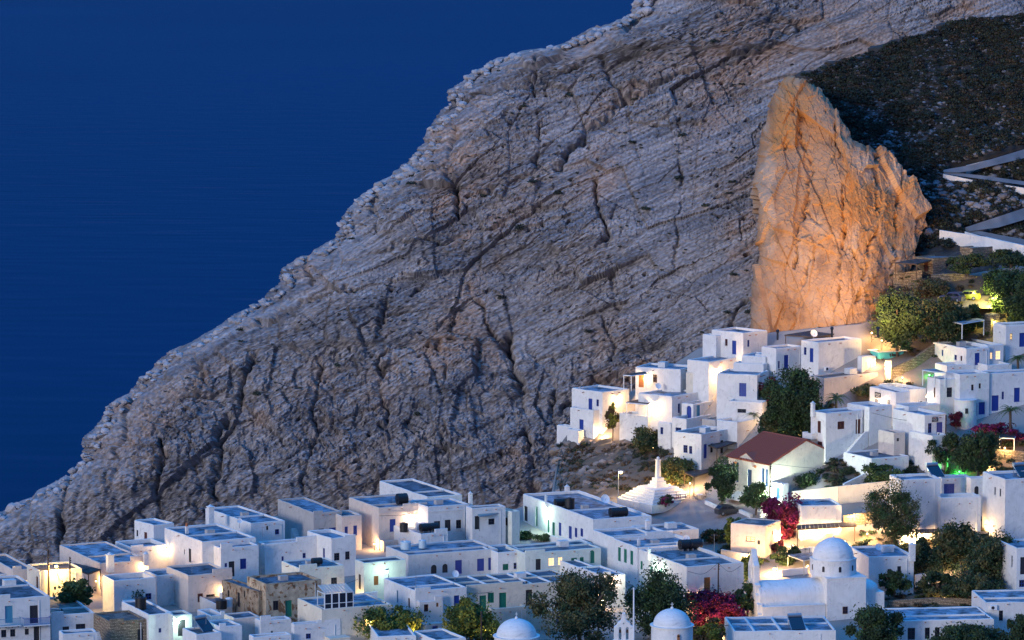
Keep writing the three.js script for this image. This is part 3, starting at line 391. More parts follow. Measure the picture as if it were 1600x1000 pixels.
function signGeo(w, h) { const a = []; let x = -w * 0.42; for (let i = 0; i < 6; i++) { const l = w * 0.1; a.push(box(l * 0.25, h * 0.36, 0.01, x + l * 0.2, h * 0.12, 0), box(l * 0.7, h * 0.08, 0.01, x + l * 0.5, h * (i % 2 ? 0.26 : -0.02), 0)); x += w * 0.14; } a.push(box(w * 0.6, h * 0.07, 0.01, 0, -h * 0.28, 0)); return merge(a); }

// bottom left
H('white two-storey house with blue balconies in the bottom left corner', -30, 939, -78, 78, 22, 7.2, { k: 'balc', r: 'd', w: 'w2' }, [['R', 'd', 14, 960, 1.05, 2.3, 'T'], ['R', 'd', 53, 960, 1.1, 2.4, 'K'], ['R', 'w', 6, 990, 0.7, 1.0, 'K'], ['R', 'w', 20, 989, 0.7, 1.0, 'K'], ['R', 'w', 42, 987, 0.55, 0.8, 'K'], ['R', 'd', 58, 990, 0.9, 2.0, 'K']]);
H('low white annex with brown roof and dark wide window by the balcony house', 80, 962, 45, 148, 20, 4.2, { r: 'b', w: 'w2', k: 'annex' }, [['R', 'w', 126, 980, 1.3, 0.9, 'K'], ['R', 'd', 103, 990, 0.9, 1.9, 'K']]);
H('pinkish flat-roofed house at the left edge beside the street lamp', 20, 891, -22, 53, 24, 5, { r: 'd', w: 'pink' }, [['R', 'l', 42, 912, 0.5, 1.1, 'W']]);
H('pale house with dark roof cut by the left edge above the balconies', -28, 900, -60, 21, 24, 4, { r: 'd', w: 'w3' });
H('rubble stone house lit yellow by the street lamp at left', 62, 893, 42, 128, 24, 6, { r: 'b', w: 'cream', k: 'lampst' }, [['R', 'n', 86, 919, 0.35, 0.45, 'K'], ['L', 'd', 58, 913, 0.9, 2.2, 'N']]);
H('wide flat grey-roofed house with pink end wall at the cliff edge, left', 157, 881, 93, 232, 26, 4.6, { r: 'l', w: 'pink', k: 'wide', p: 0.12 });
H('small white cube house with brown door standing above its neighbours, left', 240, 821, 210, 272, 36, 5, { r: 'g' }, [['L', 'w', 214.5, 833, 0.5, 0.95, 'K'], ['L', 'd', 227.6, 842, 0.85, 2.0, 'N']]);
H('low white terrace block below the small white cube house', 205, 856, 180, 262, 28, 3.4, { r: 'g', p: 0.5 });
H('long white house with dark green door and narrow chimney beside the white cube', 316, 847, 257, 400, 28, 6, { r: 'g', k: 'long' }, [['L', 'd', 296.7, 868, 0.9, 2.0, 'K'], ['L', 'w', 288, 862, 0.35, 0.7, 'K']]);
H('white house with pale blue side door and blue shuttered window', 345, 857, 313, 404, 28, 5.4, { r: 'g' }, [['L', 'd', 327.5, 880, 0.8, 2.1, 'T'], ['R', 'd', 362, 889, 0.9, 2.2, 'K'], ['R', 's', 380, 881, 0.95, 1.5, 'B'], ['R', 'n', 353, 883, 0.4, 0.6, 'B']]);
H('white walled roof terrace house with two tiny windows, upper left', 414, 851, 403, 502, 27, 4.8, { p: 1.2, k: 'terr' }, [['R', 'w', 441.7, 873, 0.35, 0.7, 'B'], ['R', 'w', 475.4, 868, 0.5, 0.75, 'B']]);
H('white cube house with two dark front windows next to the terrace house', 518, 842, 480, 556, 30, 5.6, { r: 'g', p: 0.45 }, [['L', 'w', 506, 864, 0.6, 1.4, 'B'], ['R', 'w', 526, 870, 0.9, 1.1, 'K'], ['R', 'w', 543, 868, 0.75, 1.2, 'K']]);
H('bare grey cement house with blue windows at the cliff edge', 490, 802, 434, 534, 25, 5.6, { w: 'cem', r: 'g' }, [['R', 'w', 502, 829, 0.85, 0.6, 'K'], ['R', 's', 520, 828, 1.2, 0.7, 'B']]);
H('narrow pinkish house with tall blue shutters beside the grey cement house', 534, 807, 515, 565, 25, 5.2, { w: 'pink', r: 'd' }, [['R', 's', 541, 829, 0.5, 1.2, 'B'], ['R', 's', 555, 829, 0.6, 1.5, 'B']]);
H('low white house with tall square chimney against the cliff', 392, 818, 321, 445, 29, 4.6, { r: 'g', k: 'chim' }, [['R', 'n', 417.6, 825, 0.35, 0.6, 'K'], ['R', 'w', 433, 831, 0.7, 0.8, 'B']]);
H('white house with blue door and round wall lamp under the cliff', 592, 794, 545, 668, 26, 6.2, { w: 'pink', r: 'g', k: 'lampw', cornice: 1 }, [['R', 'd', 613.5, 821, 0.95, 1.9, 'B'], ['R', 'w', 658, 819, 0.8, 1.1, 'K']]);
H('white house with dark door between two windows beside the lamp-lit house', 669, 792.5, 640, 733, 26, 6.2, { w: 'w2', r: 'g', cornice: 1, dD: 0.15 }, [['R', 's', 683, 821, 1.0, 1.3, 'K'], ['R', 'd', 699.7, 821, 0.95, 1.7, 'K'], ['R', 'w', 716.7, 819, 0.85, 1.3, 'K']]);
H('tall white upper block with dark roof behind the lamp-lit house', 668, 777, 593, 722, 26, 6, { w: 'w', r: 'd', p: 0.25, dD: 16 });
H('low white flat-roofed house carrying black water tanks', 658, 835, 613, 700, 29, 3.6, { r: 'g', k: 'tanks' });
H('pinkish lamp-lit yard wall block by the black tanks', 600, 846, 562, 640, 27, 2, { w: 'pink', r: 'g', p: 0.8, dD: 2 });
H('tiny white cabin with blue door on the roof of the long grey house', 684, 840, 667, 700, 30, 2.3, { D: 560 }, [['R', 'd', 690, 851, 0.7, 1.7, 'B']]);
H('long pale grey house with a row of dark blue doors', 638, 868, 603, 778, 24, 4.6, { w: 'w3', r: 'g', k: 'row', p: 0.2 }, [['R', 'a', 678, 889.5, 0.9, 1.3, 'K'], ['R', 'a', 695.5, 888, 0.85, 1.3, 'K'], ['R', 'd', 716.5, 886, 1.05, 2, 'B'], ['R', 'd', 751, 882.5, 1.1, 1.8, 'B'], ['R', 'd', 766.7, 881, 0.75, 1.8, 'B']]);
H('mint lit house with yellow shuttered window below the row of doors', 568.5, 880, 555, 634, 26, 6, { w: 'mint', r: 'd', k: 'mint', p: 0.15 }, [['R', 's', 587.7, 907, 0.7, 1.3, 'O'], ['L', 'd', 562, 909, 0.8, 2.1, 'K']]);
H('white house with one dark roof tank left of the mint lit alley', 468, 889, 440, 538, 25, 5.6, { w: 'mint', r: 'n', p: 0.12, k: 'alley' }, [['R', 'w', 522, 908, 0.9, 1.0, 'K']]);
H('white corner house with narrow teal side window and small porch room', 649, 924, 600, 729, 25, 7, { w: 'w', r: 'g', p: 0.15, k: 'porch' }, [['L', 'w', 621, 932, 0.5, 1.7, 'T'], ['L', 'w', 639, 942, 0.6, 1.3, 'N'], ['R', 'd', 713.6, 943, 0.8, 2.2, 'B']]);
H('little white porch room with two brown windows on the corner house', 656, 941, 650, 692, 25, 5.2, { w: 'w2', r: 'g', dD: -2.4, LL: 2.2, p: 0.15 }, [['R', 'w', 666, 950, 0.65, 1, 'N'], ['R', 'n', 683.5, 945, 0.35, 0.55, 'O']]);
H('long cream house with ridged roof bays and green doors', 729, 920, 690, 905, 23, 6.4, { w: 'cream', r: 'd', p: 0.12, k: 'green' }, [['R', 'd', 754.5, 943, 1, 2.2, 'G'], ['R', 's', 767, 934, 0.9, 1.4, 'G'], ['R', 'd', 785.6, 938, 1.05, 2.1, 'G'], ['R', 'd', 826.6, 934, 0.95, 2.2, 'K']]);
H('cream terrace wall in front of the green doors', 768, 952, 762, 822, 23, 3.4, { w: 'cream', n: 'terrace_wall', cat: 'wall', dD: -1.5, LL: 2, p: 0.4 });
H('long white street house with green and blue doors stepping downhill', 927, 812, 796, 1018, 23, 5.6, { r: 'g', k: 's1', p: 0.35, LL: 26 }, [['L', 'd', 820, 802, 1.3, 2.3, 'K'], ['L', 'd', 838.4, 807, 0.8, 3, 'G'], ['L', 'd', 857, 822, 0.7, 2.0, 'G'], ['L', 'd', 865, 827, 0.95, 2.1, 'G'], ['L', 'd', 875, 827, 0.95, 2, 'B'], ['L', 'd', 891, 832, 1.1, 1.9, 'B'], ['L', 's', 900, 832, 0.9, 1.4, 'B'], ['L', 's', 909, 832, 0.9, 1.2, 'B']]);
H('flat-roofed white house between the two door rows of the street', 960, 841, 926, 1052, 23, 5.2, { r: 'g', p: 0.3, k: 's1b' });
H('grey flat roof behind the three green doors', 1012, 832, 985, 1092, 23, 4.4, { r: 'g', p: 0.25, w: 'w2' });
H('low white lean-to roof below the long street house', 925, 850, 905, 962, 23, 2.6, { r: 'n', p: 0.1 });
H('white street house with three green doors, second in the stepped row', 996, 856, 958, 1096, 23, 5.6, { r: 'g', k: 's2', p: 0.4 }, [['L', 'd', 967.7, 866, 1, 2, 'G'], ['L', 'd', 977, 868.6, 1, 2, 'G'], ['L', 'd', 987, 871.5, 1, 2, 'G']]);
H('white street house with brown balcony door at the end of the row', 1073, 886, 999, 1162, 23, 7.2, { w: 'w2', r: 'n', k: 's3', p: 0.4 }, [['L', 's', 1002, 883, 0.7, 1.2, 'G'], ['L', 's', 1018, 892, 0.8, 1.3, 'G'], ['L', 's', 1033, 893, 0.7, 1.1, 'G'], ['R', 'd', 1105, 915, 0.95, 2.3, 'O']]);
H('small white house with bright lamp on its front by the dark tree', 943, 900, 905, 977, 25, 4.4, { r: 'g', k: 'brl' });
H('pale blue low house at the left end of the mint row', 778, 864, 750, 820, 25, 4, { w: 'w', r: 'd' }, [['R', 's', 790, 886, 0.9, 0.9, 'G'], ['R', 'w', 807, 884, 0.9, 0.9, 'B']]);
H('pale mint row house with two lit windows', 821, 865, 790, 939, 24, 4.2, { w: 'mint', r: 'n', k: 'row2', p: 0.12 }, [['R', 'd', 841, 882, 0.8, 1.6, 'K'], ['R', 'l', 861.5, 878, 0.95, 1.2, 'W'], ['R', 'l', 875.5, 877, 0.75, 1.2, 'W'], ['R', 's', 897, 877, 0.9, 1, 'G'], ['R', 's', 909, 876, 0.6, 1, 'G'], ['R', 'a', 925, 870, 0.9, 1.9, 'G']]);
H('narrow white house end with brown window above the mint row', 800, 800, 770, 812, 40, 4.6, { w: 'mint', r: 'g', LL: 5, dD: -1 }, [['L', 'w', 791, 815, 0.6, 1.2, 'N']]);
H('white house under a green metal awning at the cliff edge', 738, 795, 728, 790, 25, 6, { w: 'w2', r: 'd', k: 'awn' }, [['R', 'd', 742, 817, 0.8, 2, 'K'], ['R', 'w', 768, 815, 1, 0.9, 'K']]);
H('white roof house partly seen behind the dark tree', 920, 893, 868, 945, 24, 3.4, { r: 'n', p: 0.12, dD: 1 });
// bottom left centre
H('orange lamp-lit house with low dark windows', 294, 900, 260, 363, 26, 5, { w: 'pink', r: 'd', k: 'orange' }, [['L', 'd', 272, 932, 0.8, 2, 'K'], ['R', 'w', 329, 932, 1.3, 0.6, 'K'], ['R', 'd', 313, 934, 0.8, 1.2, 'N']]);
H('ruined grey stone house with empty door openings', 404, 925, 347, 422, 32, 5.2, { w: 'ruin', r: 'n', p: 0.12, k: 'ruin' }, [['L', 'w', 357, 930, 0.55, 1.4, 'K'], ['L', 'd', 373, 937, 0.7, 2, 'K'], ['L', 'n', 382, 928, 0.4, 0.9, 'K']]);
H('flaking ochre house with a green door and bare stone patches', 415.5, 913, 386, 502, 26, 6.4, { w: 'old', r: 'd', k: 'ochre', p: 0.3 }, [['R', 'd', 451, 951, 0.95, 2.3, 'G'], ['R', 's', 431, 946, 0.8, 1.3, 'K'], ['R', 's', 475.4, 947, 0.85, 1.4, 'K']]);
H('cream lamp-lit house carrying a white glazed veranda', 503, 953, 498, 612, 24, 6.2, { w: 'cream', r: 'g', p: 0.15, k: 'ver', LL: 9 });
H('white house with small dark courtyard behind a round tree', 178, 908, 160, 243, 25, 5, { w: 'w2', r: 'l', p: 0.6, k: 'court' }, [['R', 'w', 232, 932, 0.9, 0.9, 'B']]);
H('white yard house between the courtyard house and the orange house', 245, 900, 225, 290, 26, 4.6, { w: 'w2', r: 'n', dD: 2 });
H('light blue front house with black tank near the green lit doorway', 232, 961, 190, 270, 25, 5, { r: 'd', k: 'bl', w: 'w' }, [['R', 'n', 250, 985, 0.4, 0.6, 'B']]);
H('house front with dark door glowing green beside the light blue house', 270.5, 962, 258, 300, 25, 5, { w: 'mint', r: 'd', k: 'gd' }, [['R', 'd', 284, 981, 1.1, 2.2, 'K']]);
H('brown-roofed rubble stone store with two black tanks in front', 172, 972, 146, 228, 25, 4.4, { w: 'stone', r: 'b', p: 0.15 }, [['R', 'd', 222, 992, 0.8, 1.6, 'K']]);
H('low white house with grey roof at the bottom edge, left', 98, 991, 92, 152, 18, 4, { w: 'w2', r: 'g' });
H('white house with tilted solar water heater at the bottom edge', 307, 992, 285, 346, 27, 4, { r: 'd', k: 'sol' });
H('small white house right of the solar heater roof', 343, 980, 323, 378, 26, 4.4, { r: 'n' });
H('white walled blue terrace behind the solar heater roof', 330, 963, 308, 352, 26, 4, { r: 'g', p: 1.1, dD: 1 });
H('narrow pinkish flat house right of the blue terrace', 366, 967, 350, 407, 25, 4.4, { w: 'pink', r: 'd', p: 0.1 });
H('white flat house with small round dish in front of the ochre house', 407, 971, 398, 455, 24, 4.4, { w: 'w2', r: 'l' }, [['R', 'n', 425, 988, 0.3, 0.4, 'K']]);
H('lilac white house in front of the cream veranda house', 460, 976, 455, 532, 22, 4.6, { w: 'w2', r: 'd', p: 0.5 }, [['R', 'n', 506, 990, 0.25, 0.4, 'K'], ['R', 'w', 482, 994, 0.7, 0.7, 'B']]);
H('low blue-grey roof at the bottom edge below the narrow pinkish house', 396, 996, 389, 455, 22, 3.6, { r: 'n', p: 0.2 });
H('white-edged roof with vent at the bottom edge between two lit trees', 681, 1001, 646, 728, 26, 4, { r: 'n', k: 'vent' });
H('low roof at the bottom edge below the lit tree', 590, 995, 560, 650, 10, 4, { r: 'g' });
H('dark yard shed left of the ruined house', 340, 946, 300, 400, 25, 2.2, { w: 'w3', r: 'd', p: 0.1, n: 'shed', k: 'shed' });
// cliff-edge houses
H('tall white cliff-edge house with small blue doors', 941.5, 613, 893.5, 983, 44, 6.6, { k: 'edge', p: 0.25 }, [['L', 'd', 922.5, 632, 0.85, 1.9, 'B'], ['L', 'w', 933.7, 629.5, 0.55, 1.1, 'B']]);
H('white lower storey with blue door of the cliff-edge house', 927, 641.5, 891, 962, 44, 4.6, { k: 'edge2', p: 0.15, LR: 5 }, [['L', 'd', 908.5, 664, 0.95, 1.8, 'B']]);
H('low white terrace box on the rock edge at the far left of the cliff-edge houses', 904, 673, 886, 912, 44, 2.4, { p: 0.7 });
H('white parapet terrace reaching over the rock by the cliff-edge house', 894, 668, 870, 905, 40, 2, { p: 0.6, dD: 3 });
H('white terrace house below the lamp-lit pergola', 1012.5, 651, 968, 1032, 48, 4.4, { k: 'perg', p: 0.8 });
H('white house with the second brown pergola and a blue arched annex', 1050, 620, 997.5, 1097, 51, 6.8, { k: 'mid', p: 0.22 }, [['R', 'w', 1061, 638, 0.6, 1.5, 'B']]);
H('blue-washed annex with white arched doorway', 1083.5, 632, 1065, 1117, 52, 3.2, { w: 'w', r: 'g', dD: -1 }, [['L', 'a', 1077, 644, 0.9, 2, 'B'], ['R', 'd', 1091, 642, 0.9, 2.2, 'T'], ['R', 'l', 1109, 640, 0.6, 1.5, 'B']]);
H('white retaining house under the arched annex', 1072.5, 655, 1050, 1141, 52, 4.6, { p: 0.4, r: 'g' }, [['L', 'w', 1060, 671, 1.1, 0.6, 'B']]);
H('narrow white stair block with blue window behind the garden bush', 1048, 662, 1028, 1054, 50, 4.2, {}, [['L', 'w', 1034, 673, 0.55, 1.1, 'B']]);
H('white house with blue casement windows and dark veranda behind the square', 1096, 679, 1053, 1145, 53, 6.2, { k: 'vera', r: 'd', p: 0.5 }, [['L', 'w', 1071, 701.5, 0.8, 1.2, 'B'], ['L', 'w', 1079, 703, 0.6, 1.2, 'B'], ['R', 'd', 1102, 705, 0.9, 2.2, 'B'], ['R', 'w', 1112, 700, 0.7, 1.4, 'K'], ['R', 'd', 1128, 698, 0.8, 2, 'K']]);
H('square concrete roof room behind the dark veranda', 1118, 657, 1097, 1140, 50, 2, { w: 'cem', r: 'n', dD: -1 });
H('white walled roof yard above the red tiled roof', 1152, 660, 1120, 1213, 48, 4, { p: 1.4, r: 'n' });
H('upper white house with red window and pergola at the cliff edge', 1063.5, 577.5, 993, 1085, 66, 5.4, { k: 'upper', p: 0.25 }, [['L', 'w', 1023.5, 591.5, 0.7, 1.3, 'N'], ['L', 'd', 1002, 595, 0.9, 2.1, 'O'], ['R', 'l', 1069, 588, 0.25, 0.7, 'W']]);
H('white house warmed by a corner lamp in the middle of the upper cluster', 1107.5, 565.5, 1074, 1159, 50, 6.6, { w: 'w', k: 'warm' }, [['R', 'n', 1130, 577, 0.3, 0.4, 'K']]);
H('low cream lounge annex with dark doors below the warm corner lamp', 1088, 583, 1072, 1108, 60, 3.4, { w: 'cream', r: 'b', dD: -2, p: 0.08 }, [['R', 'd', 1093, 591, 0.8, 2, 'K'], ['R', 'w', 1100, 588, 0.7, 1.3, 'N']]);
H('topmost white house with blue half-glazed door beneath the cliff', 1161.5, 521, 1112, 1199, 44, 6.2, { k: 'top', p: 0.3 }, [['L', 'w', 1134.8, 535, 0.55, 1.1, 'N'], ['L', 'd', 1147, 543, 0.9, 2.2, 'B'], ['R', 'w', 1169.5, 536.5, 0.5, 1.1, 'B']]);
H('white wing at the left of the topmost house', 1119, 525, 1098, 1130, 44, 5.6, { dD: -1 });
H('low white stepped roof in front of the topmost house', 1196, 558, 1159, 1217, 62, 3.6, { dD: -1 });
H('white sloping parapet block right of the topmost house', 1209, 556, 1180, 1226, 50, 3.6, { p: 0.5, dD: 1 });
H('second low white stepped roof above the blue-doored house', 1193, 569.5, 1146, 1202, 66, 4, { dD: 0 });
H('plain white house with a single bright blue door beside the big tree', 1183, 586.5, 1120, 1201, 70, 6, { k: 'bdoor', p: 0.22 }, [['L', 'd', 1160.5, 609, 1.15, 2.1, 'B']]);
H('white terrace box in front of the single blue door', 1191.5, 629, 1139, 1198, 70, 3, { p: 0.7, LR: 2.5 }, [['L', 'w', 1159, 642, 1.4, 0.6, 'K']]);
H('large plain white house with blue window and door under the floodlit rock', 1279, 535.6, 1252, 1346, 37, 6.2, { k: 'big', p: 0.22 }, [['L', 'w', 1258, 548.5, 0.6, 1.2, 'B'], ['L', 'd', 1268, 555, 0.85, 2.2, 'B']]);
H('shaded white house with dark blue door left of the large plain house', 1213, 545, 1190, 1254, 38, 6, { dD: 1 }, [['R', 'd', 1228.5, 566, 0.95, 2.3, 'B'], ['R', 'w', 1217, 570, 0.4, 1.2, 'B']]);
H('long low house with dark brown roof before the large plain house', 1287.5, 591, 1262, 1372, 37, 4.4, { w: 'pink', r: 'b', p: 0.1, k: 'brow' });
H('small white annex with a pair of lit arched windows', 1347, 558, 1340, 1368, 37, 3, { k: 'arch', dD: 1 }, [['R', 'a', 1353.5, 573, 0.5, 1.5, 'lit'], ['R', 'a', 1359, 572, 0.5, 1.5, 'lit']]);
// right of the square
H('white house with brown shutters, balcony and outside stair', 1290.5, 646.5, 1267, 1348, 34, 7.6, { k: 'shut', p: 0.22 }, [['L', 's', 1280, 667, 0.75, 1.8, 'N'], ['L', 'd', 1281, 696, 1.2, 1.2, 'N'], ['R', 's', 1314, 664.5, 1.3, 1.2, 'N'], ['R', 'd', 1345, 666, 0.95, 2.2, 'N'], ['R', 'n', 1336, 697, 0.4, 0.9, 'K']]);
H('tall blank white house wall right of the brown-shuttered house', 1358.5, 636.5, 1324, 1394, 33, 8.2, { k: 'blank', p: 0.4, dD: 4.5 });
H('white house with dark signboards under a wall lamp', 1400, 613.5, 1359, 1422, 26, 6, { k: 'signs', dD: 1 }, [['L', 'sign', 1372, 617.5, 1.7, 0.85], ['L', 'sign', 1370, 626, 0.7, 0.4], ['L', 'sign', 1388, 628, 0.8, 0.6]]);
H('upper white block with roof box behind the signboard house', 1420.5, 609, 1373, 1447, 32, 5.4, { k: 'upb', p: 0.35, dD: 4 });
H('white roof terrace between signboard house and blue-doored shop', 1420, 635.5, 1400, 1468, 30, 6, { p: 0.9, dD: 0 });
H('white shop house with blue door and signboard over it', 1445, 649, 1395, 1479, 30, 8, { k: 'shop', p: 0.35 }, [['R', 'sign', 1460.7, 655.5, 1.1, 0.65], ['R', 'w', 1453, 669, 0.7, 1.5, 'B'], ['R', 'd', 1468, 670, 1.1, 2, 'B']]);
H('white base block with panelled wall below the blue-doored shop', 1457, 681, 1420, 1482, 30, 5, { dD: -2, p: 0.3 });
H('small pinkish house with one square window beside the blank wall', 1397, 677, 1392, 1414, 30, 4, { w: 'pink', r: 'n', LL: 4, dD: -2 }, [['R', 'n', 1403, 687, 0.45, 0.5, 'K']]);
H('low dark-roofed building between tiled house and blank wall', 1362, 717, 1318, 1420, 27, 3.8, { r: 'd', k: 'lowd', p: 0.12 }, [['L', 'd', 1334, 742, 0.8, 1.4, 'B']]);
H('white house with two slit windows above a round tower room', 1500, 585.5, 1478, 1546, 24, 7.6, { k: 'slit', p: 0.25 }, [['R', 'w', 1519.5, 605.5, 0.45, 0.9, 'K'], ['R', 'w', 1531, 603, 0.4, 0.8, 'K'], ['R', 'd', 1523, 640, 0.9, 2, 'B'], ['R', 'd', 1534, 638, 1.1, 1.9, 'B']]);
H('pink lit white house with tall brown slit and many-paned window', 1469, 593.5, 1449, 1496, 25, 6.8, { k: 'pane', p: 0.2, dD: -0.6 }, [['L', 'w', 1460, 613, 0.5, 1.6, 'N'], ['R', 'w', 1483.5, 613, 0.95, 1.5, 'K']]);
H('blue-shaded house with two dark blue doors at the right edge', 1546.5, 584, 1530, 1640, 21, 6.6, { k: 'peb', dD: 1 }, [['R', 'd', 1554, 630, 1.2, 2.4, 'B'], ['R', 'd', 1589, 617, 1.0, 2.2, 'B'], ['R', 'n', 1567, 618, 0.4, 1.2, 'B']]);
H('white hotel house with three small side windows near the upper right', 1510, 545, 1458, 1546, 26, 5.4, { k: 'hotel', p: 0.2 }, [['L', 'w', 1472.5, 551.5, 0.45, 0.95, 'B'], ['L', 'w', 1493, 558.5, 0.7, 0.8, 'B'], ['L', 'w', 1502, 560, 0.5, 0.8, 'N'], ['R', 'd', 1527, 561, 0.9, 1.9, 'B']]);
H('white upper terrace house with lit tall windows behind the dark pergola', 1543, 540, 1478, 1568, 26, 6, { k: 'terrw', p: 0.3, dD: 3 }, [['R', 'l', 1549, 556, 0.5, 1.1, 'W'], ['R', 'l', 1559.5, 555, 0.9, 1.4, 'W']]);
H('white house with lit window and blue door at the upper right edge', 1572, 509, 1552, 1640, 24, 5.4, { k: 'ur' }, [['R', 'l', 1580, 526, 0.45, 1, 'K'], ['R', 'd', 1597, 531, 1, 2.2, 'B'], ['L', 'n', 1562, 519, 0.25, 0.25, 'K']]);
H('bright blue-shaded terrace parapet below the dark pergola', 1543, 571, 1522, 1581, 24, 3.4, { p: 0.9, k: 'bter' });
H('white block with grey roof left of the blue-shaded terrace', 1479.5, 571.5, 1461, 1522, 24, 3.8, { p: 0.3 });
H('big white house with high garden wall beside the feathery tree', 1407.5, 750, 1390, 1470, 13, 9.4, { k: 'gar', p: 0.3 });
H('recessed white storey with wide dark blue garage-like door', 1471, 747, 1462, 1517, 12, 6.4, { dD: 3.5, k: 'rec' }, [['R', 'd', 1480, 767, 1.6, 2.1, 'B'], ['R', 'n', 1511, 765, 0.4, 1.5, 'W']]);
H('lilac terrace wall house in front of the wide dark blue door', 1470.5, 778, 1466, 1533, 11, 6.6, { p: 0.8, LL: 3.4, dD: 0 });
H('white house with arched window set back above the restaurant', 1517, 748, 1510, 1551, 14, 6.8, { dD: 2.4 }, [['R', 'a', 1526, 766, 0.7, 1.2, 'K'], ['R', 'w', 1542, 764, 0.6, 0.75, 'K']]);
H('large blue-shaded white house with solar panels at the right edge', 1571, 749.5, 1535.6, 1650, 18, 10, { k: 'blue', p: 0.3 }, [['L', 'w', 1554.6, 767, 0.5, 1.1, 'K'], ['L', 'w', 1563, 769.5, 0.5, 1.1, 'K']]);
H('white block with grey roof behind the red bougainvillea', 1252, 791, 1236, 1315, 10, 5, { k: 'rest', p: 0.2 });
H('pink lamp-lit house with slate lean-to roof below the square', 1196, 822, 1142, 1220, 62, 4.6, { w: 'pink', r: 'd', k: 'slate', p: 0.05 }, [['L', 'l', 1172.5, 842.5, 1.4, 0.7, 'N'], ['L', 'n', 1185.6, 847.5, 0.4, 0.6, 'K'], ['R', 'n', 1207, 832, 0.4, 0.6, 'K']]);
H('white flat house with tall pillar behind the domed church', 1357.5, 871, 1322, 1428, 12, 5.6, { k: 'annx', p: 0.25, LL: 9 }, [['R', 'w', 1405, 890, 0.55, 0.95, 'K'], ['R', 'w', 1390, 893, 0.6, 0.7, 'N']]);
H('low flat roof between restaurant terrace and domed church', 1300, 862, 1242, 1375, 8, 3, { w: 'w2', r: 'n', dD: 6, LL: 7, p: 0.25 });
H('wide blue-shaded house with three dark windows at the bottom right', 1397, 971, 1386, 1553, 7, 5, { k: 'br', p: 0.08, r: 'l', LL: 9 }, [['R', 'w', 1424, 990.5, 1.0, 1.6, 'K'], ['R', 'w', 1449, 989.5, 0.65, 1.5, 'K'], ['R', 'w', 1464.5, 989, 0.65, 1.5, 'K'], ['R', 'w', 1480, 988, 0.65, 1.2, 'K']]);
H('lilac house with wall cooling unit at the lower right edge', 1540, 942, 1533, 1650, 5, 6, { w: 'w2', r: 'l', p: 0.1, k: 'lil', LL: 9 }, [['R', 'w', 1564, 962, 0.55, 1.4, 'K']]);
H('narrow white stair house with balcony at the right edge', 1589, 857, 1577, 1650, 14, 8.4, { k: 'stair', LL: 7 }, [['L', 'w', 1581, 877, 0.5, 1.6, 'K'], ['R', 'd', 1599, 884, 0.9, 2.4, 'K'], ['R', 'n', 1590, 912, 0.8, 1, 'B']]);
H('bottom edge house with blue-washed ribbed roof beside the small dome', 1147, 987, 1132, 1306, 4, 4, { r: 'g', k: 'rib', p: 0.2, LL: 10 });

// ---------- churches ----------
const dome = (r, k = 1) => new THREE.LatheGeometry(Array.from({ length: 15 }, (_, i) => { const t = i / 14 * Math.PI / 2; return new THREE.Vector2(Math.max(0.001, Math.cos(t) * r), Math.sin(t) * r * k); }), 28);
const cross = (s) => merge([box(0.09 * s, 1 * s, 0.09 * s, 0, 0.5 * s, 0), box(0.5 * s, 0.09 * s, 0.09 * s, 0, 0.68 * s, 0)]);
function place(px, py, a = 0, D) { const g = new THREE.Group(); g.position.copy(D ? atD(px, py, D) : gnd(px, py)); g.rotation.y = a * Math.PI / 180; return g; }
function smallDome(label, px, rimY, R, drumH, cr) {
  const D = 490, c = atD(px, rimY, D), g = new THREE.Group(), s = D / FOC; g.position.set(c.x, c.y - drumH, c.z); R *= s;
  part(g, 'drum', uvm(new THREE.CylinderGeometry(R * 1.1, R * 1.12, drumH + 2, 28).translate(0, drumH / 2 - 1, 0), 0.13), M.w);
  part(g, 'rim', new THREE.CylinderGeometry(R * 1.17, R * 1.17, 0.14, 28), M.w, 0, drumH + 0.05, 0);
  const d = part(g, 'dome', dome(R, 0.84), M.w, 0, drumH + 0.12, 0); part(d, 'finial', merge([new THREE.SphereGeometry(0.22, 10, 8), cross(0.75)]), M.w, 0, R * 0.84 + 0.08, 0);
  part(g, 'window', merge([box(0.35, 1, 0.12), new THREE.CylinderGeometry(0.175, 0.175, 0.12, 12).rotateX(Math.PI / 2).translate(0, 0.5, 0)]), M.O, R * 0.3, drumH - 1.35, R * 1.1);
  return top(g, 'domed_chapel', label, 'chapel');
}
smallDome('white chapel dome with knob finial beside the twin bell arches', 1050, 977, 30, 4, 1);
smallDome('white chapel dome with small cross at the bottom centre', 807, 994, 32, 4, 1);
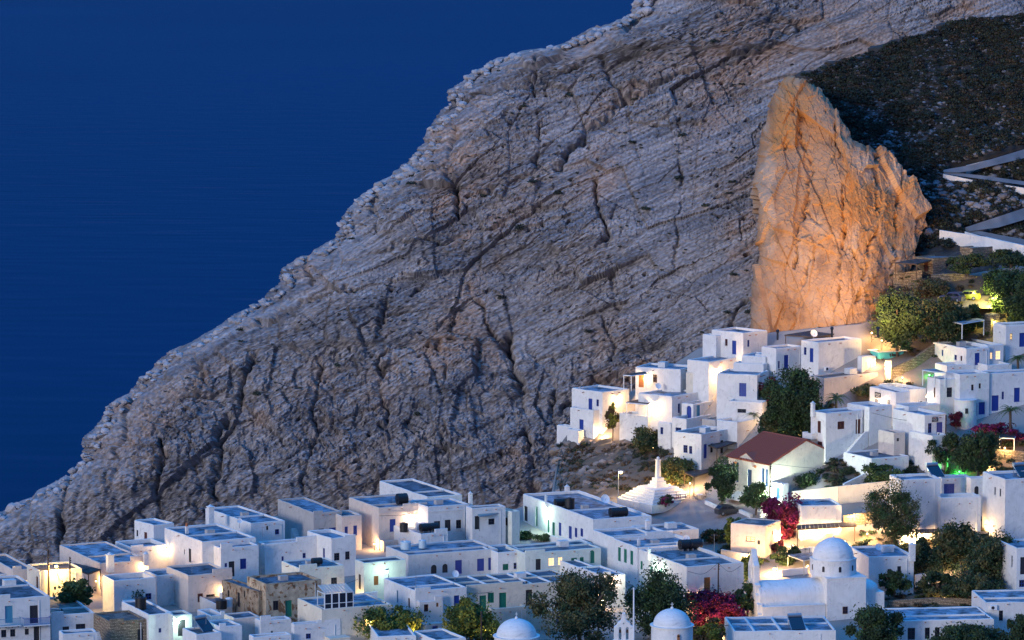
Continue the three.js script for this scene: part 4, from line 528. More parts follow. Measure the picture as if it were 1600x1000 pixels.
{ // twin bell arches
  const D = 489, b = atD(974.5, 1000, D), s = D / FOC, g = new THREE.Group(); g.position.copy(b); const w = 30 * s, h = 27 * s;
  const sh = new THREE.Shape(); sh.moveTo(-w / 2, -2); sh.lineTo(w / 2, -2); sh.lineTo(w / 2, h * 0.8); sh.quadraticCurveTo(w * 0.34, h * 0.85, w * 0.3, h * 1.05); sh.quadraticCurveTo(w * 0.16, h * 1.1, w * 0.1, h * 1.25); sh.lineTo(w * 0.07, h * 1.6); sh.lineTo(-w * 0.07, h * 1.6); sh.lineTo(-w * 0.1, h * 1.25); sh.quadraticCurveTo(-w * 0.16, h * 1.1, -w * 0.3, h * 1.05); sh.quadraticCurveTo(-w * 0.34, h * 0.85, -w / 2, h * 0.8); sh.lineTo(-w / 2, -2);
  for (const x of [-w * 0.19, w * 0.19]) sh.holes.push(hole('a', x, h * 0.42, w * 0.17, h * 0.8)); sh.holes.push(hole('a', 0, h * 1.0, w * 0.09, w * 0.1));
  part(g, 'gable', uvm(new THREE.ExtrudeGeometry(sh, { depth: 0.6, bevelEnabled: true, bevelSize: 0.04, bevelThickness: 0.04, bevelSegments: 1, curveSegments: 8 }), 0.13), M.w, 0, 0, -0.3);
  for (const x of [-w * 0.19, w * 0.19]) part(g, 'bell', new THREE.LatheGeometry([[0.02, 0.4], [0.12, 0.36], [0.16, 0.1], [0.24, 0]].map(([a, b]) => new THREE.Vector2(a, b)), 12), M.wood, x, h * 0.45, 0);
  part(g, 'cross', cross(0.8), M.w, 0, h * 1.6, 0); part(g, 'base', box(w * 1.15, 0.5, 1, 0, -0.2, 0), M.w);
  top(g, 'bell_gable', 'white bell gable with two arches and cross at the bottom centre', 'belfry');
}
{ // big domed church, long axis left to right
  const A = 14, D = 516, s = D / FOC, c = atD(1292.5, 905, D), g = new THREE.Group(); g.position.set(c.x, c.y - 7, c.z); g.rotation.y = A * Math.PI / 180; const W = 5.6, Dp = 7;
  part(g, 'transept', uvm(merge([box(W, 9, Dp, W / 2, 2.5, -Dp / 2), box(W + 0.2, 0.12, Dp + 0.2, W / 2, 7.05, -Dp / 2)]), 0.13), M.w);
  const bs = new THREE.Shape(); bs.moveTo(0, -2); bs.lineTo(1.3, -2); bs.lineTo(0.1, 4.6); bs.lineTo(0, 4.6); part(g, 'buttress', uvm(new THREE.ExtrudeGeometry(bs, { depth: 2.2, bevelEnabled: false }), 0.13), M.w, W, 0, -2.4);
  const win = part(g, 'window', winGeo(0.7, 1), M.N, 2.6, 2.6, 0.02); part(win, 'pane', box(0.6, 0.9, 0.02), M.glass, 0, 0, 0.0);
  const cx = W * 0.36, cz = -Dp * 0.5; const dr = part(g, 'drum', uvm(new THREE.CylinderGeometry(3.2, 3.2, 2.2, 8).rotateY(Math.PI / 8), 0.13), M.w, cx, 8.15, cz);
  part(dr, 'cornice', new THREE.CylinderGeometry(3.28, 3.28, 0.1, 8).rotateY(Math.PI / 8), M.w, 0, 1.12, 0);
  for (const [k, nm] of [[0, 0], [1, 0], [-2, 0], [-1, 0]]) { const a = k * Math.PI / 4 - 0.24, r = 2.97; part(dr, 'window', merge([box(0.36, 0.6, 0.06), new THREE.CylinderGeometry(0.18, 0.18, 0.06, 12).rotateX(Math.PI / 2).translate(0, 0.3, 0)]), M.K, Math.sin(Math.round((a) / (Math.PI / 4)) * Math.PI / 4) * r, -0.1, Math.cos(Math.round(a / (Math.PI / 4)) * Math.PI / 4) * r, Math.round(a / (Math.PI / 4)) * Math.PI / 4); }
  const dm = part(g, 'dome', (() => { const d = dome(2.85, 0.98), p = d.attributes.position; for (let i = 0; i < p.count; i++) { const k = 1 + 0.02 * nz(p.getX(i), p.getY(i), p.getZ(i)); p.setXYZ(i, p.getX(i) * k, p.getY(i) * k, p.getZ(i) * k); } d.computeVertexNormals(); return d; })(), M.w, cx, 9.28, cz); part(dm, 'finial', new THREE.ConeGeometry(0.3, 0.5, 10), M.w, 0, 2.9, 0);
  const vault = (len, w, h0, h1) => { const sh = new THREE.Shape(); sh.moveTo(-w / 2, -3); sh.lineTo(w / 2, -3); sh.lineTo(w / 2, h0); sh.absellipse(0, h0, w / 2, h1, 0, Math.PI, false); sh.lineTo(-w / 2, -3); return uvm(new THREE.ExtrudeGeometry(sh, { depth: len, bevelEnabled: false, curveSegments: 16 }).rotateY(-Math.PI / 2), 0.13); };
  part(g, 'nave', vault(9.2, 5.4, 4.4, 2.1), M.w, 0, 0, -Dp * 0.55);
  part(g, 'aisle', uvm(box(9, 6, 1.6, -4.6, 0.4, -0.25 - 0.8), 0.13), M.w);
  part(g, 'aisle_coping', box(9, 0.14, 1.75, -4.6, 3.45, -1.05), M.w);
  part(g, 'apse', uvm(merge([new THREE.CylinderGeometry(2.6, 2.6, 7.4, 20, 1, false, 0, Math.PI).translate(0, 1.3, 0), dome(2.6, 0.5).translate(0, 5, 0)]), 0.13), M.w, W + 0.2, 0, -Dp * 0.5);
  part(g, 'chancel', uvm(box(3.2, 7.2, 4.6, W + 1.6, 1.0, -Dp * 0.55), 0.13), M.w);
  const fs = new THREE.Shape(); fs.moveTo(-3.4, -3); fs.lineTo(3.4, -3); for (const [x, y] of [[3.4, 2.4], [2.9, 2.6], [2.9, 3.7], [2.4, 3.9], [2.4, 4.9], [1.9, 5.1], [1.9, 6.2], [1.3, 6.4], [1.3, 8.8], [0.7, 9.4], [0.3, 10.2], [0, 10.9], [-0.3, 10.2], [-0.7, 9.4], [-1.3, 8.8], [-1.3, 6.4], [-1.9, 6.2], [-1.9, 5.1], [-2.4, 4.9], [-2.9, 3.7], [-3.4, 2.4]]) fs.lineTo(x, y); fs.lineTo(-3.4, -3);
  for (const x of [-0.6, 0.6]) fs.holes.push(hole('a', x, 7.7, 0.7, 1.7)); fs.holes.push(hole('a', 0, 9.4, 0.5, 0.8));
  const fc = part(g, 'facade', uvm(new THREE.ExtrudeGeometry(fs, { depth: 0.7, bevelEnabled: true, bevelSize: 0.05, bevelThickness: 0.05, bevelSegments: 1 }).rotateY(-Math.PI / 2), 0.13), M.w, -8.9, 0, -Dp * 0.55);
  for (const x of [-0.6, 0.6]) part(fc, 'bell', new THREE.LatheGeometry([[0.02, 0.4], [0.12, 0.36], [0.16, 0.1], [0.26, 0]].map(([a, b]) => new THREE.Vector2(a, b)), 12), M.wood, -0.35, 7.6, x);
  top(g, 'domed_church', 'large whitewashed church with pointed dome on an octagonal drum', 'church');
}
{ // red tiled hall
  const A = 34 * Math.PI / 180, cy0 = 727, h = 5.4; let D = 570; for (let i = 0; i < 5; i++) D = Dg(1203, cy0 + h * FOC / D); D -= 1;
  const T = atD(1203, cy0, D), g = new THREE.Group(); g.position.set(T.x, T.y - h, T.z); g.rotation.y = A;
  const dR = V3(Math.cos(A), 0, -Math.sin(A)), dL = V3(-Math.sin(A), 0, -Math.cos(A)), len = (d, x) => { let s = 5; for (let i = 0; i < 6; i++) { const a = toX(T.clone().addScaledVector(d, s)), b = toX(T.clone().addScaledVector(d, s + 0.5)); s += (x - a) / ((b - a) * 2); } return s; };
  const LR = len(dR, 1316), LL = len(dL, 1137), rise = 3.1;
  // gable faces the viewer's right (R face), eaves run along L
  const gs = new THREE.Shape(); gs.moveTo(0, -3); gs.lineTo(LR, -3); gs.lineTo(LR, h); gs.lineTo(LR / 2, h + rise); gs.lineTo(0, h); gs.lineTo(0, -3);
  const hl = [], ops = []; const n = V3(-Math.cos(A), 0, Math.sin(A));
  for (const [px, py, w, hh] of [[1146, 735, 0.8, 2.6], [1152, 738, 0.7, 3], [1171, 747, 1.1, 2.6], [1192, 745, 0.75, 2.6], [1199, 747, 0.7, 2.6]]) { const r = ray(px, py), q = r.multiplyScalar(T.clone().sub(CAM).dot(n) / r.dot(n)).add(CAM); const u = clamp(q.clone().sub(T).dot(dL), 0.8, LL - 0.8), y = q.y - T.y + h; hl.push(hole('w', u, y, w, hh)); ops.push([u, y, w, hh]); }
  // front wall with the small pediment
  const fr = new THREE.Shape(); fr.moveTo(0, -3); fr.lineTo(LL, -3); fr.lineTo(LL, h); const pm = LL * 0.56; fr.lineTo(pm + 2.3, h); fr.lineTo(pm, h + 1.1); fr.lineTo(pm - 2.3, h); fr.lineTo(0, h); fr.lineTo(0, -3); fr.holes = hl;
  part(g, 'wall', uvm(merge([new THREE.ExtrudeGeometry(fr, { depth: 0.4, bevelEnabled: false }).rotateY(Math.PI / 2), new THREE.ExtrudeGeometry(gs, { depth: 0.35, bevelEnabled: false }).translate(0, 0, -0.3), new THREE.ExtrudeGeometry(gs, { depth: 0.35, bevelEnabled: false }).translate(0, 0, -LL), box(0.35, h + 3, LL - 0.8, LR - 0.2, (h - 3) / 2, -LL / 2)]), 0.13), M.cream);
  for (const [u, y, w, hh] of ops) { const m = part(g, w > 1 ? 'door' : 'window', doorGeo(w - 0.08, hh), M.B2, 0.18, y, -u, -Math.PI / 2); part(m, 'frame', frameGeo(w, hh, 0.07, 0.12), M.B); }
  const sl = Math.hypot(LR / 2 + 0.3, rise), an = Math.atan2(rise, LR / 2); const roof = new THREE.Group(); roof.name = 'roof'; g.add(roof);
  part(roof, 'deck', merge([1, -1].map(sgn => new THREE.BoxGeometry(sl, 0.1, LL + 0.2).rotateZ(sgn * an).translate(sgn > 0 ? LR / 4 - 0.1 : LR * 0.75 + 0.1, h + rise / 2 + 0.07, -LL / 2))), M.tile);
  const tg = []; for (const sgn of [1, -1]) for (let z = 0; z < LL; z += 0.4) for (let k = 0; k < 14; k++) { const t = (k + 0.5) / 14, x = sgn > 0 ? lerp(-0.25, LR / 2, t) : lerp(LR + 0.25, LR / 2, t); tg.push(new THREE.CylinderGeometry(0.15, 0.185, sl / 14 * 1.14, 5, 1, true, -Math.PI / 2, Math.PI).rotateX(-Math.PI / 2).rotateY(sgn > 0 ? -Math.PI / 2 : Math.PI / 2).rotateZ(sgn * an + 0 * k).translate(x, lerp(h - 0.1, h + rise, t) + 0.16 + rr(-0.012, 0.012), -z - 0.1)); }
  const tl = part(roof, 'tiles', merge(tg), new THREE.MeshStandardMaterial({ color: lin(0.27, 0.07, 0.04), roughness: 0.85, side: THREE.DoubleSide })); tl.userData.kind = 'stuff';
  part(roof, 'ridge', tube([V3(LR / 2, h + rise + 0.2, 0.1), V3(LR / 2, h + rise + 0.2, -LL - 0.1)], 0.14, 4, 8), M.tile);
  part(g, 'pediment_roof', merge([1, -1].map(q => new THREE.BoxGeometry(2.2, 0.08, 2.62).rotateX(q * 0.445).translate(1.02, h + 0.6, -pm + q * 1.17))), M.tile);
  for (const u of [pm - 2.4, pm + 2.4]) part(g, 'spout', merge([new THREE.SphereGeometry(0.22, 8, 6), box(0.5, 0.14, 0.14, -0.2, 0.1, 0)]), M.terra, -0.15, h - 0.6, -u);
  const st = part(g, 'front_steps', merge(Array.from({ length: 6 }, (_, k) => box(0.34 * (6 - k), 0.17, 4.2, -0.17 * (6 - k), -0.4 + k * 0.17, -pm))), M.w);
  top(g, 'tiled_hall', 'cream hall with red tiled gable roof beside the square', 'hall');
}
{ // monument on stepped base
  const b = gnd(1028, 782), g = new THREE.Group(); g.position.copy(b); g.rotation.y = 0.62;
  for (let k = 0; k < 6; k++) { const sz = 9.6 - k * 0.86, y = k * 0.36; const s = new THREE.Shape(), r = 1.6, q = sz / 2; s.moveTo(-q, -q); s.lineTo(q - r, -q); s.quadraticCurveTo(q, -q, q, -q + r); s.lineTo(q, q); s.lineTo(-q + r, q); s.quadraticCurveTo(-q, q, -q, q - r); s.lineTo(-q, -q); part(g, 'step', uvm(new THREE.ExtrudeGeometry(s, { depth: k ? 0.3 : 1.3, bevelEnabled: true, bevelSize: 0.04, bevelThickness: 0.04, bevelSegments: 1 }).rotateX(-Math.PI / 2), 0.2), M.w2, 0, k ? y : -0.98, 0); }
  for (let k = 0; k < 3; k++) part(g, 'plinth', box(2.2 - k * 0.45, 0.5, 2.2 - k * 0.45), M.w, 0, 2.3 + k * 0.5, 0);
  part(g, 'pillar', new THREE.CylinderGeometry(0.38, 0.48, 2.7, 4).rotateY(Math.PI / 4), M.w, 0, 4.85, 0); part(g, 'cap', merge([box(0.68, 0.16, 0.68), new THREE.SphereGeometry(0.24, 10, 8).translate(0, 0.28, 0)]), M.w, 0, 6.27, 0);
  top(g, 'monument', 'white pillar monument on broad rounded steps in the square', 'monument');
}
// square paving
struct(patch(60, 40, (u, v) => { const py = lerp(782, 842, v), px = lerp(lerp(985, 1010, v), lerp(1215, 1195, v), u); return [px, py, Dg(px, py)]; }, () => 0.12, (p) => { const k = 1 + 0.35 * fbm(p.x * 0.5, p.z * 0.5, 3, 4); return [0.30 * k, 0.235 * k, 0.205 * k]; }), 'square');
// lane down to the lit gate, upper right
struct(patch(20, 40, (u, v) => { const py = lerp(545, 625, v), px = lerp(lerp(1450, 1375, v), lerp(1490, 1425, v), u); return [px, py, Dg(px, py)]; }, () => 0.15, (p) => { const k = 1 + 0.4 * fbm(p.x * 0.8, p.z * 0.8, 3, 4); return [0.24 * k, 0.185 * k, 0.15 * k]; }), 'lane');

// ---------- walls, paths on the hill ----------
function wallRun(name, label, pts, hgt, th, mat, P = gnd, cat = 'wall') {
  const v = pts.map(([x, y]) => P(x, y)), a = []; for (let i = 1; i < v.length; i++) { const p = v[i - 1], q = v[i], d = q.clone().sub(p), l = Math.hypot(d.x, d.z), g = new THREE.BoxGeometry(l + 0.05, hgt + 1.2, th, 6, 1, 1), gp = g.attributes.position; for (let k = 0; k < gp.count; k++) gp.setY(k, gp.getY(k) + hgt / 2 - 0.6 + d.y * gp.getX(k) / l + 0.05 * nz(gp.getX(k) * 0.7, i * 3.3)); const m = p.clone().lerp(q, 0.5); g.rotateY(-Math.atan2(d.z, d.x)).translate(m.x, m.y, m.z); g.computeVertexNormals(); a.push(g); }
  const c = v[0]; const geo = uvm(merge(a), 0.13).translate(-c.x, -c.y, -c.z); const m = shadow(new THREE.Mesh(geo, mat)); m.position.copy(c); return top(m, name, label, cat);
}
wallRun('boundary_wall', 'long cream garden wall glowing yellow beside the red bougainvillea', [[1238, 795], [1310, 787], [1392, 778]], 2.6, 0.4, M.cream);
wallRun('garden_wall', 'low dark stone wall at the foot of the long cream garden wall', [[1318, 822], [1365, 816]], 1.6, 0.4, M.stone);
const kerbP = (x, y) => atD(x, y + 3, hillD(x, y) - 2.2).add(V3(0, -0.15, 0));
wallRun('path_wall', 'white kerb along the lower edge of the upper zigzag path', [[1474, 269], [1520, 279], [1620, 294]], 0.2, 0.35, M.w2, kerbP);
wallRun('path_wall', 'white bank wall inside the bend of the upper zigzag path', [[1510, 263], [1620, 236]], 0.5, 0.4, M.cem, hillP);
wallRun('path_wall', 'white kerb along the lower edge of the lower zigzag path', [[1508, 359], [1545, 370], [1620, 388]], 0.2, 0.35, M.w2, kerbP);
wallRun('path_wall', 'white bank wall inside the bend of the lower zigzag path', [[1546, 355], [1620, 330]], 0.5, 0.4, M.cem, hillP);
wallRun('path_wall', 'long white retaining wall below the zigzag path', [[1468, 379], [1540, 390], [1630, 410]], 2.1, 0.6, M.w, hillP);
function strip(name, A, B) { const n = 40; const m = patch(4, n, (u, v) => { const a = [pl(A.map(([x, y], i) => [i / (A.length - 1), x]), v), pl(A.map(([x, y], i) => [i / (A.length - 1), y]), v)], b = [pl(B.map(([x, y], i) => [i / (B.length - 1), x]), v), pl(B.map(([x, y], i) => [i / (B.length - 1), y]), v)]; const px = lerp(a[0], b[0], u), py = lerp(a[1], b[1], u); return [px, py, hillD(px, py) - 2.2]; }, () => 0.1, p => { const k = 1 + 0.3 * nz(p.x * 0.7, p.z * 0.7); return [0.15 * k, 0.15 * k, 0.155 * k]; }); struct(m, name); }
strip('path', [[1620, 228], [1520, 258], [1474, 266], [1474, 269]], [[1620, 243], [1520, 267], [1500, 270], [1480, 270]]);
strip('path', [[1474, 267], [1540, 274], [1640, 288]], [[1476, 271], [1540, 280], [1640, 294]]);
strip('path', [[1620, 319], [1560, 339], [1508, 356]], [[1620, 338], [1560, 356], [1515, 362]]);
strip('path', [[1508, 356], [1560, 366], [1640, 380]], [[1510, 361], [1560, 374], [1640, 390]]);
wallRun('terrace_wall', 'stone terrace wall under the pergola house on the hill', [[1396, 438], [1410, 441], [1440, 437]], 1.6, 0.5, M.stone, (x, y) => atD(x, y, 622));
wallRun('terrace_wall', 'long stone retaining wall with a dark doorway behind the yellow car', [[1455, 452], [1490, 450], [1535, 455]], 2.4, 0.5, M.stone, (x, y) => atD(x, y, 619));
wallRun('lane_wall', 'stone lane wall beside the lit gate pillar', [[1392, 592], [1430, 575], [1462, 552]], 1.7, 0.5, M.stone);
wallRun('gate_pillar', 'bright lit gate pillar at the top of the lane', [[1383, 593], [1392, 593]], 3, 0.7, M.cream, gnd, 'pillar');
H('stone pergola house with grey flat roof below the zigzag path', 1458, 404, 1430, 1512, 40, 3.2, { w: 'stone', r: 'n', D: 624, k: 'hillh', p: 0.1, sink: 3 }, [['L', 'd', 1447, 412, 0.9, 2, 'N'], ['R', 'w', 1480, 412, 0.8, 1, 'K']]);
H('small brown stone shed right of the hill pergola house', 1520, 388, 1500, 1552, 40, 3, { w: 'stone', r: 'n', D: 628, n: 'shed', p: 0.1 });
H('stone gate lodge wall by the yellow garden light', 1548, 492, 1538, 1562, 35, 3.4, { w: 'stone', r: 'n', p: 0.05 });

// ---------- pergolas and awnings ----------
// corners of the cover (near, right, far, left) as sightings at a distance, posts under the first ones
function pergola(label, cor, D, hgt, mat, postMat, slats = true, dz = 4, nm = 'pergola') {
  const g = new THREE.Group(), Y = atD(cor[0][0], cor[0][1], D).y, P = cor.map(([x, y]) => { const p = atY(x, y, Y); const c0 = atD(cor[0][0], cor[0][1], D); if (p.distanceTo(c0) > 11) p.sub(c0).setLength(11).add(c0); return p; }), c = P[0].clone(); c.y -= hgt; g.position.copy(c); const L = P.map(p => p.clone().sub(c));
  const n = slats ? 14 : 1, pieces = []; for (let i = 0; i < n; i++) { const t0 = i / n, t1 = (i + (slats ? 0.93 : 1)) / n, a = L[0].clone().lerp(L[1], t0), b = L[0].clone().lerp(L[1], t1), e = L[3].clone().lerp(L[2], t1), f = L[3].clone().lerp(L[2], t0); const gg = new THREE.BufferGeometry(), dn = V3(0, -0.07, 0), V = [a, b, e, f, ...[a, b, e, f].map(q => q.clone().add(dn))]; gg.setAttribute('position', new THREE.BufferAttribute(new Float32Array([0, 1, 2, 0, 2, 3, 4, 6, 5, 4, 7, 6, 0, 5, 1, 0, 4, 5, 1, 6, 2, 1, 5, 6, 2, 7, 3, 2, 6, 7, 3, 4, 0, 3, 7, 4].flatMap(i => [V[i].x, V[i].y, V[i].z])), 3)); gg.computeVertexNormals(); pieces.push(gg); }
  const cv = new THREE.Group(); cv.name = 'cover'; g.add(cv); pieces.forEach(p => part(cv, slats ? 'slat' : 'sheet', uvm(p, 0.3), mat));
  part(g, 'beam', merge([bar(L[0], L[1], 0.12), bar(L[3], L[2], 0.12), bar(L[0], L[3], 0.12), bar(L[1], L[2], 0.12)]).translate(0, -0.14, 0), postMat);
  for (const q of [0, 1, 3]) part(g, 'post', new THREE.BoxGeometry(0.13, hgt, 0.13), postMat, L[q].x * 0.97 + 0.03, L[q].y - hgt / 2 - 0.1, L[q].z * 0.97);
  return top(g, nm, label, nm);
}
const gD = (x, y) => Dg(x, y);
pergola('brown cane awning over the taverna tables by the square', [[1084, 744], [1117, 734], [1094, 729], [1069, 737]], gD(1084, 775), 2.9, M.cane, M.wood);
pergola('dark blue-grey veranda roof behind the square', [[1120, 700], [1166, 686], [1148, 681], [1099, 692]], HS.vera.D - 2, 2.8, M.dark, M.wood);
pergola('brown cane pergola over the lamp-lit terrace of the cliff-edge houses', [[1012, 631], [1024, 629], [996, 624], [978, 628]], HS.perg.D - 0.5, 2.3, M.cane, M.W);
pergola('grey pergola with white posts beside the upper cliff-edge house', [[986, 586], [1010, 583], [1008, 580], [974, 585]], HS.upper.D - 2, 2.5, M.cane, M.W);
pergola('dark flat pergola behind the large plain white house', [[1274, 526], [1306, 521], [1270, 516], [1226, 523]], HS.big.D + 8, 2.6, M.dark, M.cane);
pergola('dark flat pergola nearest the floodlit rock', [[1310, 516], [1343, 513], [1304, 507], [1276, 511]], HS.big.D + 14, 2.6, M.dark, M.cream);
pergola('white slatted pergola on the roof terrace near the upper right', [[1503, 505], [1538, 499], [1526, 497], [1485, 501]], HS.terrw.D + 2, 2.4, M.rg, M.W);
pergola('dark covered pergola with white posts in front of lit windows', [[1535, 552.5], [1554, 548], [1533, 543], [1511, 547]], HS.hotel.D + 1.5, 2.6, M.dark, M.W);
pergola('white pergola beside the pink lit house', [[1460, 580], [1477, 581], [1462, 576], [1441, 577]], HS.pane.D + 1, 2.4, M.rl, M.W);
pergola('brown reed pergola of the lit restaurant terrace', [[1246, 826], [1338, 821], [1335, 815], [1246, 820]], gD(1290, 862), 3.2, M.cane, M.wood);
pergola('brown reed roof over the glowing tables near the feathery tree', [[1432, 832], [1468, 830], [1468, 826], [1432, 827]], gD(1450, 862), 2.8, M.cane, M.wood);
pergola('thin brown reed roof by the white garden wall, far right', [[1516, 834], [1545, 834], [1545, 830], [1516, 830]], gD(1530, 864), 2.8, M.cane, M.wood);
pergola('slab roofed porch with cream posts behind the church dome', [[1256, 875], [1280, 870], [1268, 863], [1230, 866]], gD(1256, 900), 2.9, M.rn, M.cream, false);
pergola('tin lean-to with pale skylights in front of the wide grey roof', [[138, 896], [157, 889], [118, 880], [97, 881]], HS.wide.D - 4, 2.8, M.cane, M.wood);
pergola('sloping bougainvillea pergola with white posts at far right', [[1562, 683], [1585, 684], [1588, 678], [1562, 677]], gD(1570, 712), 2.6, M.cane, M.W);
pergola('slatted wooden lean-to of the stone pergola house on the hill', [[1432, 412], [1463, 404], [1445, 401], [1398, 410]], 618, 2.4, M.cane, M.wood);
pergola('green corrugated metal awning at the cliff edge', [[749, 806], [784, 800], [778, 790], [738, 794]], HS.awn.D - 1.2, 2.2, mt([0.22, 0.30, 0.29], { roughness: 0.6 }), M.metal);
{ // glazed veranda
  const h = HS.ver, p = atD(505, 952, h.D - 0.1), g = new THREE.Group(); g.position.copy(p); g.position.y = h.T.y; g.rotation.y = h.A; const w = 4.1, hh = 2.1; g.position.add(h.dR.clone().multiplyScalar(0.3));
  for (let i = 0; i < 4; i++) { const f = part(g, 'window', frameGeo(w / 4, hh, 0.09, 0.09), M.W, (i + 0.5) * w / 4, hh / 2, -0.3); part(f, 'pane', box(w / 4 - 0.1, hh - 0.1, 0.02), M.glass); part(f, 'rail', box(w / 4 - 0.18, 0.08, 0.07, 0, -hh * 0.15, 0), M.W); }
  const rf = new THREE.Group(); rf.name = 'roof'; rf.position.set(0, hh + 0.25, 0); g.add(rf); for (let i = 0; i < 9; i++) part(rf, 'slat', new THREE.BoxGeometry(0.34, 0.05, 2.8).rotateX(0.22), M.pink, (i + 0.5) * w / 9, 0.12, -1.6); part(g, 'side', frameGeo(2.6, hh, 0.09, 0.09).rotateY(Math.PI / 2), M.W, 0.05, hh / 2, -1.7); top(g, 'veranda', 'white framed glazed veranda on the cream lamp-lit house', 'veranda');
}
// balconies of the bottom-left house
for (const [x0, x1, y, lab, c] of [[-6, 30, 978, 'pale teal railed balcony at the left edge', 'T'], [35, 76, 977, 'dark blue railed balcony on the bottom left house', 'B']]) {
  const h = HS.balc, a = h.face('R', x0, y), b = h.face('R', x1, y), w = a.distanceTo(b), g = new THREE.Group(); g.position.copy(a); g.rotation.y = h.A; part(g, 'slab', box(w, 0.14, 1, w / 2, 0, 0.5), M.w2); const n = Math.round(w / 0.16); part(g, 'handrail', merge([box(w, 0.05, 0.05, w / 2, 1, 0.95), box(0.05, 0.05, 0.9, 0.02, 1, 0.5), box(0.05, 0.05, 0.9, w - 0.02, 1, 0.5), box(w, 0.04, 0.04, w / 2, 0.18, 0.95)]), M[c]); part(g, 'balusters', merge(Array.from({ length: n }, (_, i) => box(0.035, 0.85, 0.03, (i + 0.5) * w / n, 0.58, 0.95))), M[c]); for (let i = 0; i < 4; i++) part(g, 'bracket', box(0.12, 0.16, 0.9, 0.3 + i * (w - 0.6) / 3, -0.15, 0.45), M.wood); top(g, 'balcony', lab, 'balcony');
}
{ const h = HS.s3, a = h.face('R', 1091, 929), g = new THREE.Group(); g.position.copy(a); g.rotation.y = h.A; part(g, 'slab', box(2, 0.12, 0.9, 1, 0, 0.45), M.w2); part(g, 'railing', merge([box(2, 0.05, 0.05, 1, 0.95, 0.86), ...Array.from({ length: 14 }, (_, i) => box(0.03, 0.9, 0.03, 0.07 + i * 0.143, 0.48, 0.86))]), M.K); top(g, 'balcony', 'small iron balcony at the brown door', 'balcony'); }
{ const h = HS.shut, a = h.face('L', 1270, 684), g = new THREE.Group(); g.position.copy(a); g.rotation.y = h.A; part(g, 'parapet', merge([box(1, 0.15, 2.4, -0.5, 0, 0), box(0.12, 0.9, 2.4, -1, 0.4, 0), box(0.9, 0.9, 0.12, -0.5, 0.4, 1.15), box(0.9, 0.9, 0.12, -0.5, 0.4, -1.15)]), M.w); top(g, 'balcony', 'white solid balcony of the brown-shuttered house', 'balcony'); }
{ // outside stair of the brown shuttered house
  const h = HS.shut, a = h.face('R', 1349, 676), g = new THREE.Group(); g.position.copy(a); g.rotation.y = h.A; const s = new THREE.Shape(); s.moveTo(0, 0); s.lineTo(0, -6); s.lineTo(-5.2, -6); s.lineTo(-5.2, -4); s.lineTo(-0.6, 0); s.lineTo(0, 0); part(g, 'stringer', uvm(new THREE.ExtrudeGeometry(s, { depth: 0.2, bevelEnabled: false }), 0.13), M.w, 0, 0.3, 0.95);
  for (let i = 0; i < 18; i++) part(g, 'tread', box(0.3, 0.22, 0.9, -0.6 - i * 0.27, -0.25 - i * 0.23, 0.5), M.w2); top(g, 'stair', 'white outside stair on the brown-shuttered house', 'stair');
}
{ // round tower room
  const h = HS.slit, p = h.face('R', 1507, 658), g = new THREE.Group(); g.position.copy(p).addScaledVector(h.nR, 0.2); part(g, 'wall', uvm(new THREE.CylinderGeometry(1.7, 1.75, 5.4, 24).translate(0, 0.6, 0), 0.13), M.w); part(g, 'coping', new THREE.CylinderGeometry(1.78, 1.78, 0.14, 24), M.w, 0, 3.35, 0); part(g, 'window', box(0.45, 0.8, 0.1), M.K, 0.0, 1.8, 1.72); top(g, 'tower_room', 'round white tower room warmed by lamp light at right', 'tower');
}

wallRun('yard_wall', 'low white wall in the mint lit alley', [[556, 940], [590, 936]], 1.1, 0.4, M.w, (x, y) => atD(x, y, HS.mint.D - 3));
wallRun('yard_wall', 'white garden wall end beside the slender pillar', [[1430, 920], [1454, 917]], 2.0, 0.4, M.w);
wallRun('yard_wall', 'rough stone wall crossing the dark garden', [[1446, 912], [1500, 906]], 1.6, 0.5, M.stone);
wallRun('yard_wall', 'long low stone wall at the foot of the dark garden', [[1388, 948], [1460, 944], [1535, 946]], 0.9, 0.5, M.stone);
wallRun('yard_wall', 'low white wall left of the church porch', [[1222, 900], [1262, 896]], 0.9, 0.4, M.w);
wallRun('yard_wall', 'low white wall between the church and the restaurant roof', [[1232, 868], [1300, 862]], 0.9, 0.4, M.w);
wallRun('yard_wall', 'cream lit wall of the passage below the slate-roofed house', [[1128, 872], [1170, 880]], 1.3, 0.4, M.cream);
wallRun('yard_wall', 'white street step wall below the white lamp', [[862, 846], [905, 856]], 0.9, 0.5, M.w);
wallRun('yard_wall', 'white low wall in front of the church aisle', [[1196, 962], [1290, 966]], 0.8, 0.4, M.w);
wallRun('yard_wall', 'stone terrace edge below the bougainvillea pergola', [[1556, 716], [1600, 720]], 1.4, 0.5, M.stone);
wallRun('yard_wall', 'white wall stub between the tiled hall and the low dark roof', [[1318, 768], [1352, 752]], 1.2, 0.4, M.w2);
wallRun('yard_wall', 'white yard wall below the single blue door house', [[1120, 668], [1150, 664]], 1.3, 0.4, M.w);

